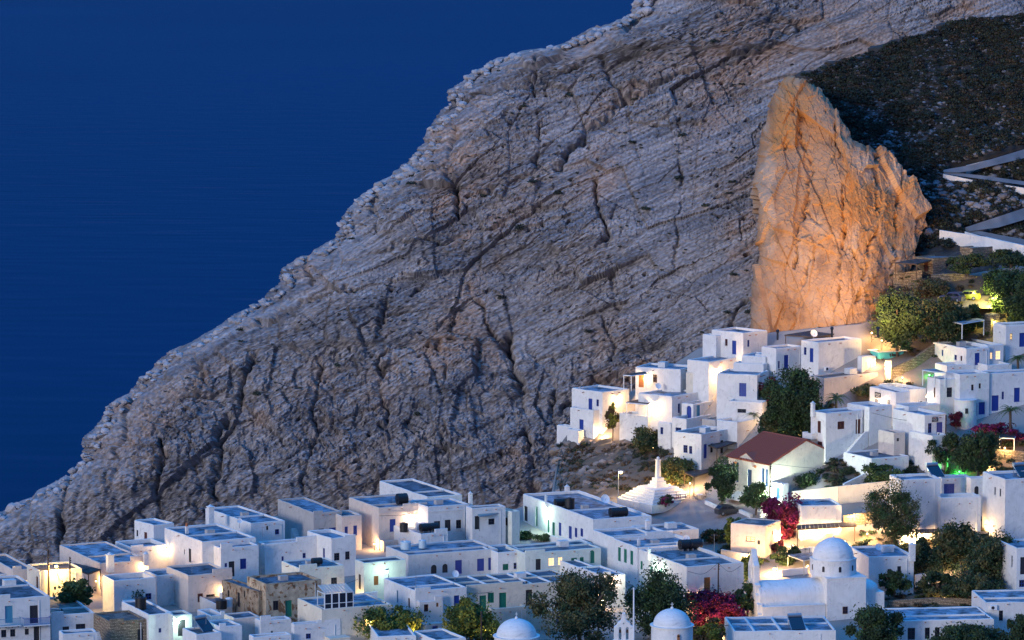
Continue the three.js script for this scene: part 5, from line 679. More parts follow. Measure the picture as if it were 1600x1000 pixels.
// ---------- lamps ----------
const WARM = [1, 0.62, 0.26], SODA = [1, 0.66, 0.2], COOL = [0.80, 1, 0.86], GRN = [0.68, 1, 0.80], PINKW = [1, 0.72, 0.48];
const bulbMat = {};
function bulb(g, c, I, r = 0.14, x = 0, y = 0, z = 0, pw = 7) {
  const k = c.join() + pw; bulbMat[k] ??= new THREE.MeshStandardMaterial({ color: lin(0.9, 0.9, 0.9), emissive: lin(...c), emissiveIntensity: pw });
  const b = part(g, 'bulb', new THREE.SphereGeometry(r, 14, 10), bulbMat[k], x, y, z); b.castShadow = false;
  const l = new THREE.PointLight(lin(...c), I * 4.2, 0, 2); l.position.set(x, y, z); l.castShadow = true; l.shadow.radius = 6; l.name = 'lamp_light'; g.add(l);
}
function wallLamp(label, hk, f, px, py, c, I, o = {}) {
  const h = HS[hk], p = h.face(f, px, py), n = f === 'R' ? h.nR : h.nL, g = new THREE.Group(); g.position.copy(p); g.rotation.y = Math.atan2(n.x, n.z);
  part(g, 'bracket', merge([box(0.14, 0.2, 0.04, 0, 0, 0.02), bar(V3(0, 0.05, 0.03), V3(0, 0.2, 0.4), 0.035)]), M.K);
  const hood = part(g, 'hood', new THREE.ConeGeometry(0.2, 0.14, 14, 1, true), M.K, 0, 0.27, 0.45); hood.material = M.K; bulb(g, c, I, o.r ?? 0.15, 0, 0.05, 0.45); return top(g, 'wall_lamp', label, 'lamp');
}
function streetLamp(label, px, py, bx, by, c, I, o = {}) {
  const D = Dg(bx, by) + (o.dD ?? 0), b = atD(bx, by, D), p = atD(px, py, D), g = new THREE.Group(); g.position.copy(b); const d = p.clone().sub(b);
  part(g, 'pole', merge([new THREE.CylinderGeometry(0.06, 0.1, d.y + 1.2, 8).translate(0, d.y / 2 - 0.1, 0), bar(V3(0, d.y + 0.35, 0), V3(d.x, d.y + 0.3, d.z), 0.06)]), o.wood ? M.wood : M.metal);
  part(g, 'head', new THREE.CylinderGeometry(0.1, 0.3, 0.16, 14), M.metal, d.x, d.y + 0.26, d.z); bulb(g, c, I, o.r ?? 0.24, d.x, d.y, d.z, 10); return top(g, 'street_lamp', label, 'street lamp');
}
function groundLamp(label, px, py, c, I, o = {}) {
  const D = (o.D ?? Dg(px, py + (o.h ?? 0.7) * 10.5)) + (o.dD ?? 0), p = atD(px, py, D), g = new THREE.Group(), h = o.h ?? 0.7; g.position.set(p.x, p.y - h, p.z);
  part(g, 'post', new THREE.CylinderGeometry(0.035, 0.05, h + 0.4, 8).translate(0, h / 2 - 0.3, 0), M.K); part(g, 'cap', new THREE.CylinderGeometry(0.06, 0.17, 0.08, 12), M.K, 0, h + 0.2, 0); bulb(g, c, I, o.r ?? 0.13, 0, h, 0, o.pw ?? 7); return top(g, 'garden_lamp', label, 'garden lamp');
}
streetLamp('tall yellow street lamp on a metal pole by the monument', 970, 738, 966, 792, SODA, 36);
streetLamp('white street lamp in front of the red tiled hall', 1205, 763, 1213, 800, COOL, 110, { dD: -1 });
streetLamp('yellow street lamp by the stone house at far left', 88, 885, 77, 936, SODA, 60, { wood: 1, dD: -10 });
streetLamp('lower yellow lamp among the leaves at far left', 107, 918, 110, 945, SODA, 18, { wood: 1, dD: -10 });
streetLamp('warm lamp behind the church belfry', 1210, 889, 1214, 908, WARM, 60, { dD: 3 });
streetLamp('greenish white lamp in the alley by the mint house', 604, 893, 607, 926, GRN, 6, { dD: -9 });
wallLamp('round bright lamp on the pinkish wall under the cliff', 'lampw', 'R', 641, 808, PINKW, 9, { r: 0.16 });
wallLamp('white lamp on the street front of the long white house', 's1', 'L', 855, 800, GRN, 22, { r: 0.16 });
wallLamp('greenish lamp on the street front at the end of the row', 's3', 'L', 1030, 887, GRN, 13);
wallLamp('bright lamp on the small white house by the dark tree', 'brl', 'R', 955, 906, PINKW, 8, { r: 0.16 });
wallLamp('upper lamp on the side of the tall cliff-edge house', 'edge', 'R', 964, 624, WARM, 14);
wallLamp('lamp under the brown pergola of the cliff-edge houses', 'mid', 'L', 1023, 634, WARM, 20);
wallLamp('corner lamp of the warm upper house', 'warm', 'R', 1119, 583, WARM, 26);
wallLamp('lamp among the dark signboards', 'signs', 'L', 1379, 627, PINKW, 9);
wallLamp('lamp beside the tall brown slit window', 'pane', 'L', 1452, 620, PINKW, 9);
wallLamp('lamp on the orange house front', 'orange', 'R', 352, 922, WARM, 12);
wallLamp('small lamp at the corner of the long white house, left', 'long', 'L', 265, 858, WARM, 8);
wallLamp('lamp at the pink end of the wide grey-roofed house', 'wide', 'R', 224, 884, WARM, 7);
wallLamp('lamp over the green glowing doorway', 'gd', 'R', 277, 972, GRN, 10);
wallLamp('warm lamp on the upper house beside the pergola', 'upper', 'L', 1009, 589, WARM, 10);
wallLamp('lamp on the back wall of the restaurant terrace', 'rest', 'R', 1275, 833, WARM, 16);
wallLamp('second lamp on the back wall of the restaurant terrace', 'rest', 'R', 1305, 831, WARM, 16);
wallLamp('lamp on the pink house by the bougainvillea', 'slate', 'R', 1216, 836, WARM, 26);
wallLamp('lamp on the cream veranda house', 'ver', 'R', 578, 968, WARM, 34);
wallLamp('lamp below the green doors behind the lit tree', 'green', 'R', 800, 962, WARM, 40);
wallLamp('lamp on the high garden wall behind the feathery tree', 'gar', 'R', 1440, 838, WARM, 14);
wallLamp('lamp on the low wall of the far right terrace', 'blue', 'L', 1545, 822, WARM, 14);
wallLamp('lamp beside the lit arched windows', 'arch', 'R', 1364, 566, WARM, 8);
wallLamp('small lamp low on the street house by the bougainvillea', 's3', 'R', 1084, 936, WARM, 16);
groundLamp('bright low lamp at the foot of the cliff-edge house', 943, 682, WARM, 22, { h: 0.5 });
groundLamp('second low lamp in the yard of the cliff-edge house', 975, 679, WARM, 14, { h: 0.5 });
groundLamp('garden lamp under the big tree left of the brown-shuttered house', 1244, 674, WARM, 26);
groundLamp('garden lamp at the left of the turquoise pool', 1362, 520, WARM, 16, { h: 1.4 });
groundLamp('garden lamp over the turquoise pool', 1378, 532, WARM, 18, { h: 1.4 });
groundLamp('garden lamp at the right of the turquoise pool', 1396, 525, WARM, 14, { h: 1.4 });
groundLamp('lamp behind the lit gate pillar', 1384, 574, WARM, 26, { h: 1.6, dD: -1.5 });
groundLamp('strong yellow lamp glowing in the tree by the yellow car', 1552, 466, [1, 0.86, 0.2], 60, { h: 1.6, D: 607 });
groundLamp('small yellow lamp by the stone gate lodge', 1554, 503, [1, 0.86, 0.2], 16, { dD: -2 });
groundLamp('green floodlight among the bushes behind the white roof', 1499, 737, [0.05, 1, 0.15], 16, { h: 0.4 });
groundLamp('green lamp under the white pergola at right', 1452, 586, [0.05, 1, 0.15], 4, { h: 0.5, D: 0 || undefined });
groundLamp('bright lamp at the stone terrace of the bougainvillea pergola', 1541, 728, WARM, 30, { h: 0.5 });
groundLamp('lamp near the palm in front of the feathery tree', 1355, 834, WARM, 40, { h: 1.2 });
groundLamp('glowing lamp in the shrubs right of the feathery tree', 1421, 843, WARM, 40, { h: 1 });
groundLamp('glowing lamp in the shrubs below the high garden wall', 1470, 846, WARM, 34, { h: 1 });
groundLamp('single white garden lamp in the dark garden', 1499, 906, PINKW, 26, { h: 1 });
groundLamp('small lamp on the lower dark garden wall', 1476, 935, WARM, 8, { h: 0.8 });
groundLamp('lamp under the awning of the taverna', 1078, 755, WARM, 26, { h: 1.8, dD: 1 });
groundLamp('yellow lamp in the bushes beside the monument', 1046, 757, SODA, 22, { h: 0.9 });
groundLamp('lamp under the magenta bougainvillea at the bottom', 1126, 986, WARM, 36, { h: 1.2, dD: -1 });
groundLamp('lamp at the foot of the lit tree, left of the white roof', 640, 990, SODA, 30, { h: 1, dD: -9 });
groundLamp('lamp at the foot of the lit tree by the chapel dome', 762, 984, SODA, 30, { h: 1, dD: -11 });
groundLamp('lamp in the yard below the tiny cabin', 736, 845, PINKW, 12, { h: 1 });
groundLamp('lamp lighting the passage below the slate-roofed house', 1165, 872, WARM, 30, { h: 1.2 });
groundLamp('lamp inside the porch behind the church dome', 1262, 884, WARM, 10, { h: 1.4, dD: 1 });
groundLamp('lamp beside the church front', 1192, 955, WARM, 24, { h: 1.6, dD: 2 });
groundLamp('lamp in the ochre house yard', 470, 966, WARM, 16, { h: 1, dD: 3 });
groundLamp('lamp by the pink house on the left cliff edge', 50, 926, WARM, 14, { h: 1.4, dD: -4 });
for (const [px, py, I, dD, lab] of [[252, 908, 12, 0, 'warm lamp in the lane behind the courtyard house'], [150, 908, 12, -6, 'warm lamp below the arched white chimney'], [398, 962, 12, -2, 'warm lamp in the yard of the ruined house'], [546, 938, 14, 0, 'warm lamp beside the glazed veranda'], [690, 968, 14, -2, 'warm lamp under the little porch room'], [838, 958, 16, -1, 'warm lamp at the foot of the cream house'], [655, 862, 8, 0, 'warm lamp behind the pale drums'], [936, 934, 16, -2, 'warm lamp under the dark olive-brown tree'], [1088, 962, 16, -3, 'warm lamp beside the magenta bougainvillea'], [1150, 905, 14, 0, 'warm lamp behind the last street house'], [585, 850, 10, 0, 'warm lamp in the pinkish lamp-lit yard'], [1240, 852, 22, 0, 'warm lamp among the restaurant tables'], [1320, 846, 22, 0, 'warm lamp at the right end of the restaurant terrace'], [1500, 838, 18, 0, 'warm lamp behind the large dark garden tree'], [1212, 655, 14, 0, 'warm lamp under the big dark green tree'], [1330, 640, 10, 0, 'warm lamp by the palm fronds'], [1570, 700, 18, -2, 'warm lamp under the bougainvillea pergola'], [1410, 590, 12, 0, 'warm lamp on the lane by the stone wall'], [1020, 700, 10, 0, 'warm lamp in the bush by the cliff-edge yard'], [1332, 806, 26, -2, 'warm lamp at the foot of the long cream wall'], [1268, 800, 16, 2, 'warm lamp between the bougainvillea and the long cream wall'], [1372, 812, 22, -2, 'warm lamp left of the feathery tree'], [1300, 905, 14, 4, 'warm lamp behind the church apse']]) groundLamp(lab, px, py, WARM, I, { h: 1, dD });
// floodlights on the rock
for (const [px, py, tx, ty, I, lab] of [[1215, 512, 1240, 310, 2100, 'left rock floodlight behind the upper houses'], [1300, 508, 1295, 300, 2900, 'middle rock floodlight behind the dark pergolas'], [1372, 508, 1390, 340, 3600, 'right rock floodlight above the pool garden']]) {
  const p = atD(px, py + 6, 586), t = atD(tx, ty, outD(tx, ty)), g = new THREE.Group(); g.position.copy(p); const d = t.clone().sub(p).normalize();
  part(g, 'stand', box(0.3, 1.2, 0.3, 0, -0.7, 0), M.K); const hd = part(g, 'housing', new THREE.CylinderGeometry(0.28, 0.2, 0.4, 14), M.K); hd.quaternion.setFromUnitVectors(V3(0, 1, 0), d);
  const ln = part(g, 'lens', new THREE.CylinderGeometry(0.25, 0.25, 0.03, 14), new THREE.MeshStandardMaterial({ color: 0x222222, emissive: lin(1, 0.55, 0.18), emissiveIntensity: 4 })); ln.quaternion.copy(hd.quaternion); ln.position.copy(d).multiplyScalar(0.22);
  const s = new THREE.SpotLight(lin(1, 0.58, 0.22), I, 0, 0.75, 0.8, 2); s.position.copy(d).multiplyScalar(0.3); s.target.position.copy(d).multiplyScalar(10); s.castShadow = true; s.shadow.radius = 8; g.add(s, s.target); s.name = 'flood_light'; s.target.name = 'flood_target'; top(g, 'floodlight', lab, 'floodlight');
}

// ---------- trees and bushes ----------
tree('broad_tree', 'large dark olive-brown tree in front of the cream house', 905, 948, 138, 122, 1035, 'o', { mix: 'd', mt: 0.1, D: 503 });
tree('broad_tree', 'tall dark green tree behind the small chapel dome', 1032, 945, 100, 120, 1010, 'd', { mix: 'g', mt: 0.15, D: 507 });
tree('bougainvillea', 'magenta bougainvillea mound below the brown balcony door', 1114, 950, 88, 62, 1000, 'm', { mix: 'r', cat: 'bougainvillea', dD: -1 });
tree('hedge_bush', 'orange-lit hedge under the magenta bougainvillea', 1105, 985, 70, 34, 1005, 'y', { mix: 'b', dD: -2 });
tree('round_tree', 'small round green tree left of the church front', 1167, 936, 46, 42, 972, 'f');
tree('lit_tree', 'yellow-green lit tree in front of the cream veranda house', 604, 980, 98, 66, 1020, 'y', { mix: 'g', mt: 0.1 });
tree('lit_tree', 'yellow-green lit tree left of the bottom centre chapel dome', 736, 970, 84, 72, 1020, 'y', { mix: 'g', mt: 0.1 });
tree('fig_tree', 'leafy fig tree lit by the lamps at far left', 122, 926, 58, 42, 950, 'f', { dD: -12, leaf: 0.24 });
tree('courtyard_tree', 'dark round tree in front of the courtyard house', 205, 922, 48, 34, 948, 'd', { dD: -4 });
tree('slender_tree', 'slender dark tree with bare trunk at the edge of the square', 1128, 750, 48, 60, 812, 'd', { mix: 'g', mt: 0.15, D: gD(1128, 800) });
tree('street_tree', 'green lamp-lit tree on the steps of the red tiled hall', 1181, 772, 46, 42, 800, 'f', { dD: -3 });
tree('bougainvillea', 'large crimson bougainvillea over the lit restaurant', 1228, 806, 74, 56, 850, 'm', { mix: 'r', mt: -0.05, cat: 'bougainvillea', dD: -2 });
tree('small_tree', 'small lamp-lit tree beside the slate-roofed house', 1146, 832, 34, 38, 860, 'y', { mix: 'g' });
tree('low_bush', 'dark bush left of the small lamp-lit tree', 1115, 838, 42, 22, 852, 'd', { mix: 'b' });
tree('feathery_tree', 'tall feathery tree before the glowing cream wall', 1398, 802, 88, 92, 868, 'o', { mix: 'g', mt: 0.05, leaf: 0.13, dD: -3 });
tree('garden_bush', 'grey green bush against the wall of the tiled hall', 1263, 750, 60, 38, 766, 'g', { mix: 'd', dD: 3 });
tree('garden_bush', 'green bush in front of the low dark-roofed building', 1376, 738, 60, 32, 755, 'g', { mix: 'f', dD: -3 });
tree('big_tree', 'big dark green tree between the blue-doored house and the palms', 1240, 628, 86, 104, 690, 'd', { mix: 'g', mt: 0.1 });
tree('garden_bush', 'dark undergrowth below the big dark green tree', 1215, 662, 60, 50, 690, 'd', { mix: 'o' });
tree('garden_bush', 'brown green shrub beside the lane wall', 1352, 612, 36, 24, 626, 'o', { mix: 'd' });
tree('pine_tree', 'wide dark pine mass above the pool', 1402, 502, 88, 86, 556, 'd', { mix: 'g', mt: 0.2 });
tree('pine_tree', 'dark pine behind the hotel roof', 1468, 502, 90, 70, 548, 'd', { mix: 'o', mt: 0.1 });
tree('pine_tree', 'dark green tree right of the pine behind the white pergola', 1510, 496, 54, 40, 520, 'd', { mix: 'g' });
tree('round_tree', 'round green tree beside the yellow car', 1574, 448, 72, 60, 490, 'g', { mix: 'd', D: 609 });
tree('round_tree', 'dark tree at the right edge above the gate lodge', 1600, 470, 70, 70, 510, 'd', { D: 606 });
tree('hill_bush', 'brown bush below the stone pergola house', 1455, 450, 56, 36, 470, 'o', { mix: 'b', D: 616 });
tree('hill_bush', 'dark bushes beside the brown stone shed', 1512, 412, 60, 30, 425, 'd', { D: 617 });
tree('hill_bush', 'dark hedge below the long white retaining wall', 1580, 404, 70, 24, 416, 'd', { D: 616 });
for (const [x, y, w, h, l] of [[1452, 872, 60, 60, 'dark shrub mass right of the white pillar'], [1500, 858, 80, 74, 'large dark garden tree below the glowing terrace'], [1556, 878, 80, 80, 'dark garden tree near the white stair house'], [1528, 915, 80, 50, 'dark bush right of the single garden lamp'], [1465, 912, 60, 40, 'dull brown bush left of the single garden lamp']]) tree('garden_tree', l, x, y, w, h, y + h * 0.62, 'd', { mix: 'o', mt: 0.1 });
tree('garden_bush', 'rounded dark bush against the pillar house', 1397, 908, 46, 42, 935, 'd', { mix: 'g', dD: -4 });
tree('cliff_bush', 'dark green bush in the yard of the cliff-edge houses', 1012, 690, 58, 40, 714, 'd', { mix: 'o', mt: 0.12 });
tree('cliff_bush', 'olive bush between the monument and the blue casement house', 1058, 735, 56, 44, 758, 'o', { mix: 'd' });
tree('dry_vine', 'dry brown vine on the corner of the cliff-edge house', 957, 652, 22, 40, 690, 'b', { mix: 'y', cat: 'vine', keep: 1 });
tree('yard_bush', 'yellow-lit bush by the warm upper house', 1104, 607, 26, 24, 622, 'y', { mix: 'g' });
tree('yard_bush', 'dark bush at the corner of the single blue door house', 1205, 612, 34, 50, 640, 'd', { mix: 'r', mt: 0.3 });
tree('shade_tree', 'flat dark tree before the panelled white base block', 1478, 702, 60, 42, 738, 'd');
tree('shade_tree', 'large dark tree left of the bougainvillea pergola', 1528, 703, 64, 66, 748, 'd', { mix: 'g', mt: 0.2 });
tree('bougainvillea', 'purple bougainvillea over the white-posted pergola at far right', 1558, 675, 78, 26, 715, 'm', { mix: 'r', mt: -0.1, cat: 'bougainvillea', dD: -1 });
tree('bougainvillea', 'small dark red bougainvillea beside the blue-doored shop', 1494, 655, 24, 22, 680, 'r', { cat: 'bougainvillea', dD: -2 });
tree('dark_tree', 'big dark tree at the bottom edge right of the church', 1366, 980, 86, 76, 1040, 'd', { mix: 'g', mt: 0.2 });
tree('dark_tree', 'dark green tree before the wide blue-shaded house', 1520, 995, 108, 50, 1040, 'd', { mix: 'g', mt: 0.2 });
tree('dark_tree', 'dark tree in the bottom right corner', 1596, 985, 50, 60, 1040, 'd');
tree('lit_bush', 'bright bush hugging the passage behind the church belfry', 1176, 880, 36, 30, 900, 'f', { mix: 'y', dD: 2 });
tree('lit_bush', 'dark bush left of the church porch', 1228, 872, 44, 36, 895, 'd', { mix: 'f', dD: 2 });
tree('lit_bush', 'green creeper at the end of the street row', 1168, 895, 14, 40, 915, 'f', { dD: 1 });
tree('yard_bush', 'green shrub before the narrow white house end', 818, 836, 34, 14, 843, 'f');
tree('yard_bush', 'low green shrub on the street below the white lamp', 850, 840, 26, 14, 846, 'f');
tree('yard_bush', 'pink flowered shrub at the pink slate-roofed house', 1212, 852, 24, 24, 868, 'r', { mix: 'd' });
tree('yard_bush', 'dark weeds in front of the flaking ochre house', 432, 956, 36, 14, 964, 'd');
tree('yard_bush', 'green shrub right of the terrace with the feathery tree', 1480, 838, 44, 34, 862, 'f', { mix: 'y', mt: 0.1 });
tree('flower_bed', 'pale flowering plants on the monument steps', 1040, 781, 34, 14, 790, 'd', { mix: 'm', dD: -3.4, cat: 'flowers' });
tree('church_shrub', 'dark shrubs on the flat roof before the church', 1265, 955, 36, 12, 964, 'd', { dD: -1 });
palm('palm with arching fronds beside the big dark green tree', 1306, 622, 655, 2.4);
palm('palm in front of the feathery tree', 1396, 838, 862, 2.3, 'f', { dD: -4 });
palm('lamp-lit palm at the right edge above the bougainvillea', 1578, 642, 690, 2.8);
palm('small palm under the bright blue terrace at right', 1590, 560, 590, 1.8);
palm('low palm in the yard below the blue-doored house', 1178, 648, 662, 1.6);

// ---------- roof things ----------
const TG = {};
function tank(label, hk, px, py, r = 0.55, l = 1.5, o = {}) {
  const p = HS[hk].roofAt(px, py), g = new THREE.Group(); g.position.copy(p); g.rotation.y = o.turn ?? HS[hk].A;
  const up = o.up; const cyl = new THREE.CylinderGeometry(r, r, l, 18), rg = [-0.3, 0, 0.3].map(t => new THREE.CylinderGeometry(r * 1.03, r * 1.03, 0.07, 18).translate(0, t * l, 0)), G0 = merge([cyl, ...rg, new THREE.CylinderGeometry(r * 0.35, r * 0.4, 0.12, 12).translate(0, l / 2 + 0.05, 0)]);
  if (up) part(g, 'body', G0.translate(0, l / 2, 0), M[o.m ?? 'black']); else { part(g, 'body', G0.rotateZ(Math.PI / 2), M[o.m ?? 'black'], 0, r + 0.15, 0); part(g, 'cradle', merge([box(0.12, 0.35, r * 1.6, -l * 0.3, 0.12, 0), box(0.12, 0.35, r * 1.6, l * 0.3, 0.12, 0)]), M.metal); }
  top(g, 'water_tank', label, 'water tank');
}
tank('big black round tank on the blue-doored house under the cliff', 'lampw', 628, 790, 0.85, 1.5, { turn: 0.4 });
tank('white round tank beside the big black tank', 'lampw', 638, 790, 0.3, 0.7, { up: 1, m: 'W' });
tank('black tank lying nearest the lamp on the tank roof', 'tanks', 664, 832, 0.6, 1.5);
tank('second black tank lying at the right of the tank roof', 'tanks', 677, 831, 0.6, 1.5);
tank('upright black tank left of the lamp under the cliff', 'tanks', 631, 831, 0.6, 1.3, { up: 1 });
tank('pale open drum on the long grey roof, left of the cabin', 'row', 634, 858, 0.75, 1.1, { up: 1, m: 'tank' });
tank('pale drum beside the tiny cabin', 'row', 660, 856, 0.55, 1.1, { up: 1, m: 'tank' });
tank('upright black tank on the roof of the long street house', 's1', 890, 795, 0.75, 1.6, { up: 1 });
tank('black tank lying behind the upright tank of the street house', 's1', 875, 793, 0.6, 1.6);
tank('black tank lying at the lower end of the long street house', 's1', 966, 809, 0.7, 2.6);
tank('left black tank on the last house of the street row', 's3', 1069, 860, 0.7, 1.4);
tank('right black tank on the last house of the street row', 's3', 1086, 859, 0.7, 1.8);
tank('black tank on the light blue front house', 'bl', 220, 952, 0.75, 1.6, { up: 1 });
tank('black tank in the dark yard near the ruined house', 'shed', 346, 951, 0.75, 1.2, { up: 1 });
tank('white tank beside the black yard tank', 'shed', 358, 948, 0.5, 1.2, { up: 1, m: 'W' });
tank('dark tank on the alley house roof', 'alley', 495, 884, 0.5, 1.4);
tank('shiny pale tank on the roof of the garden house', 'gar', 1455, 737, 0.35, 1.3, { m: 'W' });
function chimney(label, hk, px, py, w, h, o = {}) { const p = HS[hk].roofAt(px, py), g = new THREE.Group(); g.position.copy(p); g.rotation.y = HS[hk].A; part(g, 'stack', uvm(box(w, h + 0.5, w, 0, h / 2 - 0.25, 0), 0.3), o.m ?? M.w); part(g, 'cap', o.pot ? new THREE.CylinderGeometry(w * 0.4, w * 0.5, 0.5, 12).translate(0, 0.25, 0) : merge([box(w * 1.2, 0.09, w * 1.2, 0, 0.05, 0), new THREE.ConeGeometry(w * 0.6, 0.35, 4).rotateY(Math.PI / 4).translate(0, 0.27, 0)]), o.pot ? M.terra : M.w, 0, h, 0); top(g, 'chimney', label, 'chimney'); }
chimney('tall square white chimney standing against the cliff', 'chim', 329, 813, 0.85, 2.0);
chimney('thin chimney with red pot on the long white house', 'long', 292, 834, 0.4, 1.1, { pot: 1 });
chimney('arched white chimney on the edge of the wide grey roof', 'wide', 172, 888, 0.9, 1.9);
chimney('small white chimney pot right of the wide grey roof', 'wide', 228, 878, 0.6, 1.1);
chimney('tall slim white chimney on the brown-shuttered house', 'shut', 1270, 646, 0.5, 1.5);
chimney('slender white pillar chimney right of the church', 'annx', 1425, 871, 0.75, 1.8);
chimney('white ornamental chimney on the street house ridge', 's1', 886, 771, 0.6, 1.0);
chimney('small white chimney by the lower tank of the street', 's2', 1012, 830, 0.6, 1.5);
chimney('thin white vent on the stepped street front', 's1', 853, 788, 0.3, 1.2);
chimney('white chimney knob on the second street house front', 's2', 998, 854, 0.35, 0.9);
chimney('white chimney knob on the last street house', 's3', 1014, 869, 0.4, 0.9);
chimney('pinkish lit chimney behind the tall upper block', 'awn', 735, 788, 0.5, 1.6);
function dish(label, hk, px, py, r = 0.45) { const p = HS[hk].roofAt(px, py), g = new THREE.Group(); g.position.copy(p); g.rotation.y = 0.4; part(g, 'mast', new THREE.CylinderGeometry(0.03, 0.03, 1.1, 6).translate(0, 0.45, 0), M.metal); part(g, 'reflector', new THREE.LatheGeometry(Array.from({ length: 7 }, (_, i) => new THREE.Vector2(r * i / 6 + 0.001, 0.25 * r * (i / 6) ** 2)), 18).rotateX(1.1), M.W.clone(), 0, 1, 0.05).material.side = THREE.DoubleSide; part(g, 'feed', bar(V3(0, 0.75, 0.1), V3(0, 1.2, 0.5), 0.03), M.metal); top(g, 'satellite_dish', label, 'satellite dish'); }
dish('round dish at the end of the white corner house roof', 'porch', 711, 908, 0.5); dish('dish by the glazed veranda', 'ver', 547, 950, 0.5); dish('dish on the lower street house roof', 's1', 945, 790, 0.7); dish('dish on the last street house by the black tanks', 's3', 1072, 852, 0.5); dish('dish on the low white house with square chimney', 'chim', 374, 824, 0.4); dish('dish on the pillar house roof behind the church', 'annx', 1372, 866, 0.5); dish('dish on the upper hotel terrace', 'hotel', 1482, 535, 0.5); dish('dish on the large plain white house', 'big', 1271, 531, 0.6); dish('dish on the roof under the second pergola', 'mid', 1028, 613, 0.5);
function antenna(label, hk, px, py, h = 1.8) { const p = HS[hk].roofAt(px, py), g = new THREE.Group(); g.position.copy(p); part(g, 'mast', new THREE.CylinderGeometry(0.025, 0.03, h, 6).translate(0, h / 2, 0), M.metal); part(g, 'elements', merge([box(0.9, 0.02, 0.02, 0, h - 0.1, 0), ...[-0.4, -0.2, 0, 0.2, 0.4].map(x => box(0.02, 0.02, 0.6, x, h - 0.1, 0))]), M.metal); top(g, 'aerial', label, 'aerial'); }
antenna('aerial on the lamp-lit roof under the cliff', 'lampw', 614, 786); antenna('aerial on the white corner house', 'porch', 650, 918, 2.6); antenna('aerial on the walled roof terrace', 'terr', 410, 842); antenna('aerial on the ochre house', 'ochre', 408, 906); antenna('aerial on the last street house roof', 's3', 1116, 868, 3); antenna('aerial on the orange house', 'orange', 300, 896); antenna('aerial on the hotel block', 'hotel', 1480, 538, 2.2); antenna('aerial on the upper signboard block', 'upb', 1400, 604); antenna('aerial on the light blue house', 'bl', 242, 952, 2); antenna('aerial on the solar heater house', 'sol', 322, 985, 2);
function solar(label, hk, px, py, turn = 0) { const p = HS[hk].roofAt(px, py), g = new THREE.Group(); g.position.copy(p); g.rotation.y = turn; part(g, 'panel', new THREE.BoxGeometry(1.9, 0.08, 2.3).rotateX(0.6).translate(0, 0.75, 0.3), M.solar); part(g, 'panel_frame', merge([-0.97, 0.97].map(x => new THREE.BoxGeometry(0.06, 0.12, 2.34).rotateX(0.6).translate(x, 0.76, 0.3))), M.metal); part(g, 'cylinder', new THREE.CylinderGeometry(0.28, 0.28, 1.8, 18).rotateZ(Math.PI / 2).translate(0, 1.6, -0.85), M.metal); part(g, 'legs', merge([-0.8, 0.8].flatMap(x => [bar(V3(x, -0.05, -0.9), V3(x, 1.4, -0.85), 0.05), bar(V3(x, -0.05, 1.1), V3(x, 0.15, 1.2), 0.05)])), M.metal); top(g, 'solar_heater', label, 'solar heater'); }
solar('solar water heater with shiny cylinder on the bottom edge house', 'sol', 318, 985, 0.7); solar('solar panel on the garden house roof by the green floodlight', 'gar', 1460, 744, 0.4); solar('solar panel on the blue-shaded house at the right edge', 'blue', 1596, 744, 0.4); solar('solar heater on the blue-washed ribbed roof', 'rib', 1244, 982, 0.2);
function aircon(label, hk, f, px, py) { const h = HS[hk], p = h.face(f, px, py), n = f === 'R' ? h.nR : h.nL, g = new THREE.Group(); g.position.copy(p); g.rotation.y = Math.atan2(n.x, n.z); part(g, 'case', box(0.9, 0.6, 0.34, 0, 0, 0.19), M.W); part(g, 'fan', new THREE.CylinderGeometry(0.22, 0.22, 0.03, 16).rotateX(Math.PI / 2), M.K, -0.12, 0, 0.37); top(g, 'cooling_unit', label, 'air conditioner'); }
aircon('cooling unit low on the large plain white wall', 'big', 'R', 1291, 576); aircon('cooling unit on the upper signboard block', 'upb', 'R', 1438, 628); aircon('cooling unit beside the dark window of the lilac house', 'lil', 'R', 1552, 949);
// roof ribs of the bays
for (const [hk, xs, lab] of [['green', [770, 800, 832, 862], 'whitewashed rib between the roof bays of the long cream house'], ['rib', [1180, 1222, 1264], 'white rib across the blue-washed roof']]) xs.forEach((x, i) => { const h = HS[hk], p = h.face('R', x, toY(h.T)), u = clamp(p.clone().sub(h.T).dot(h.dR), 1, h.LR - 1); part(h.g, 'roof_rib', new THREE.CylinderGeometry(0.2, 0.2, h.LL - 0.7, 10).rotateX(Math.PI / 2).translate(u, h.h - h.par + 0.02, -h.LL / 2), M.w2); });

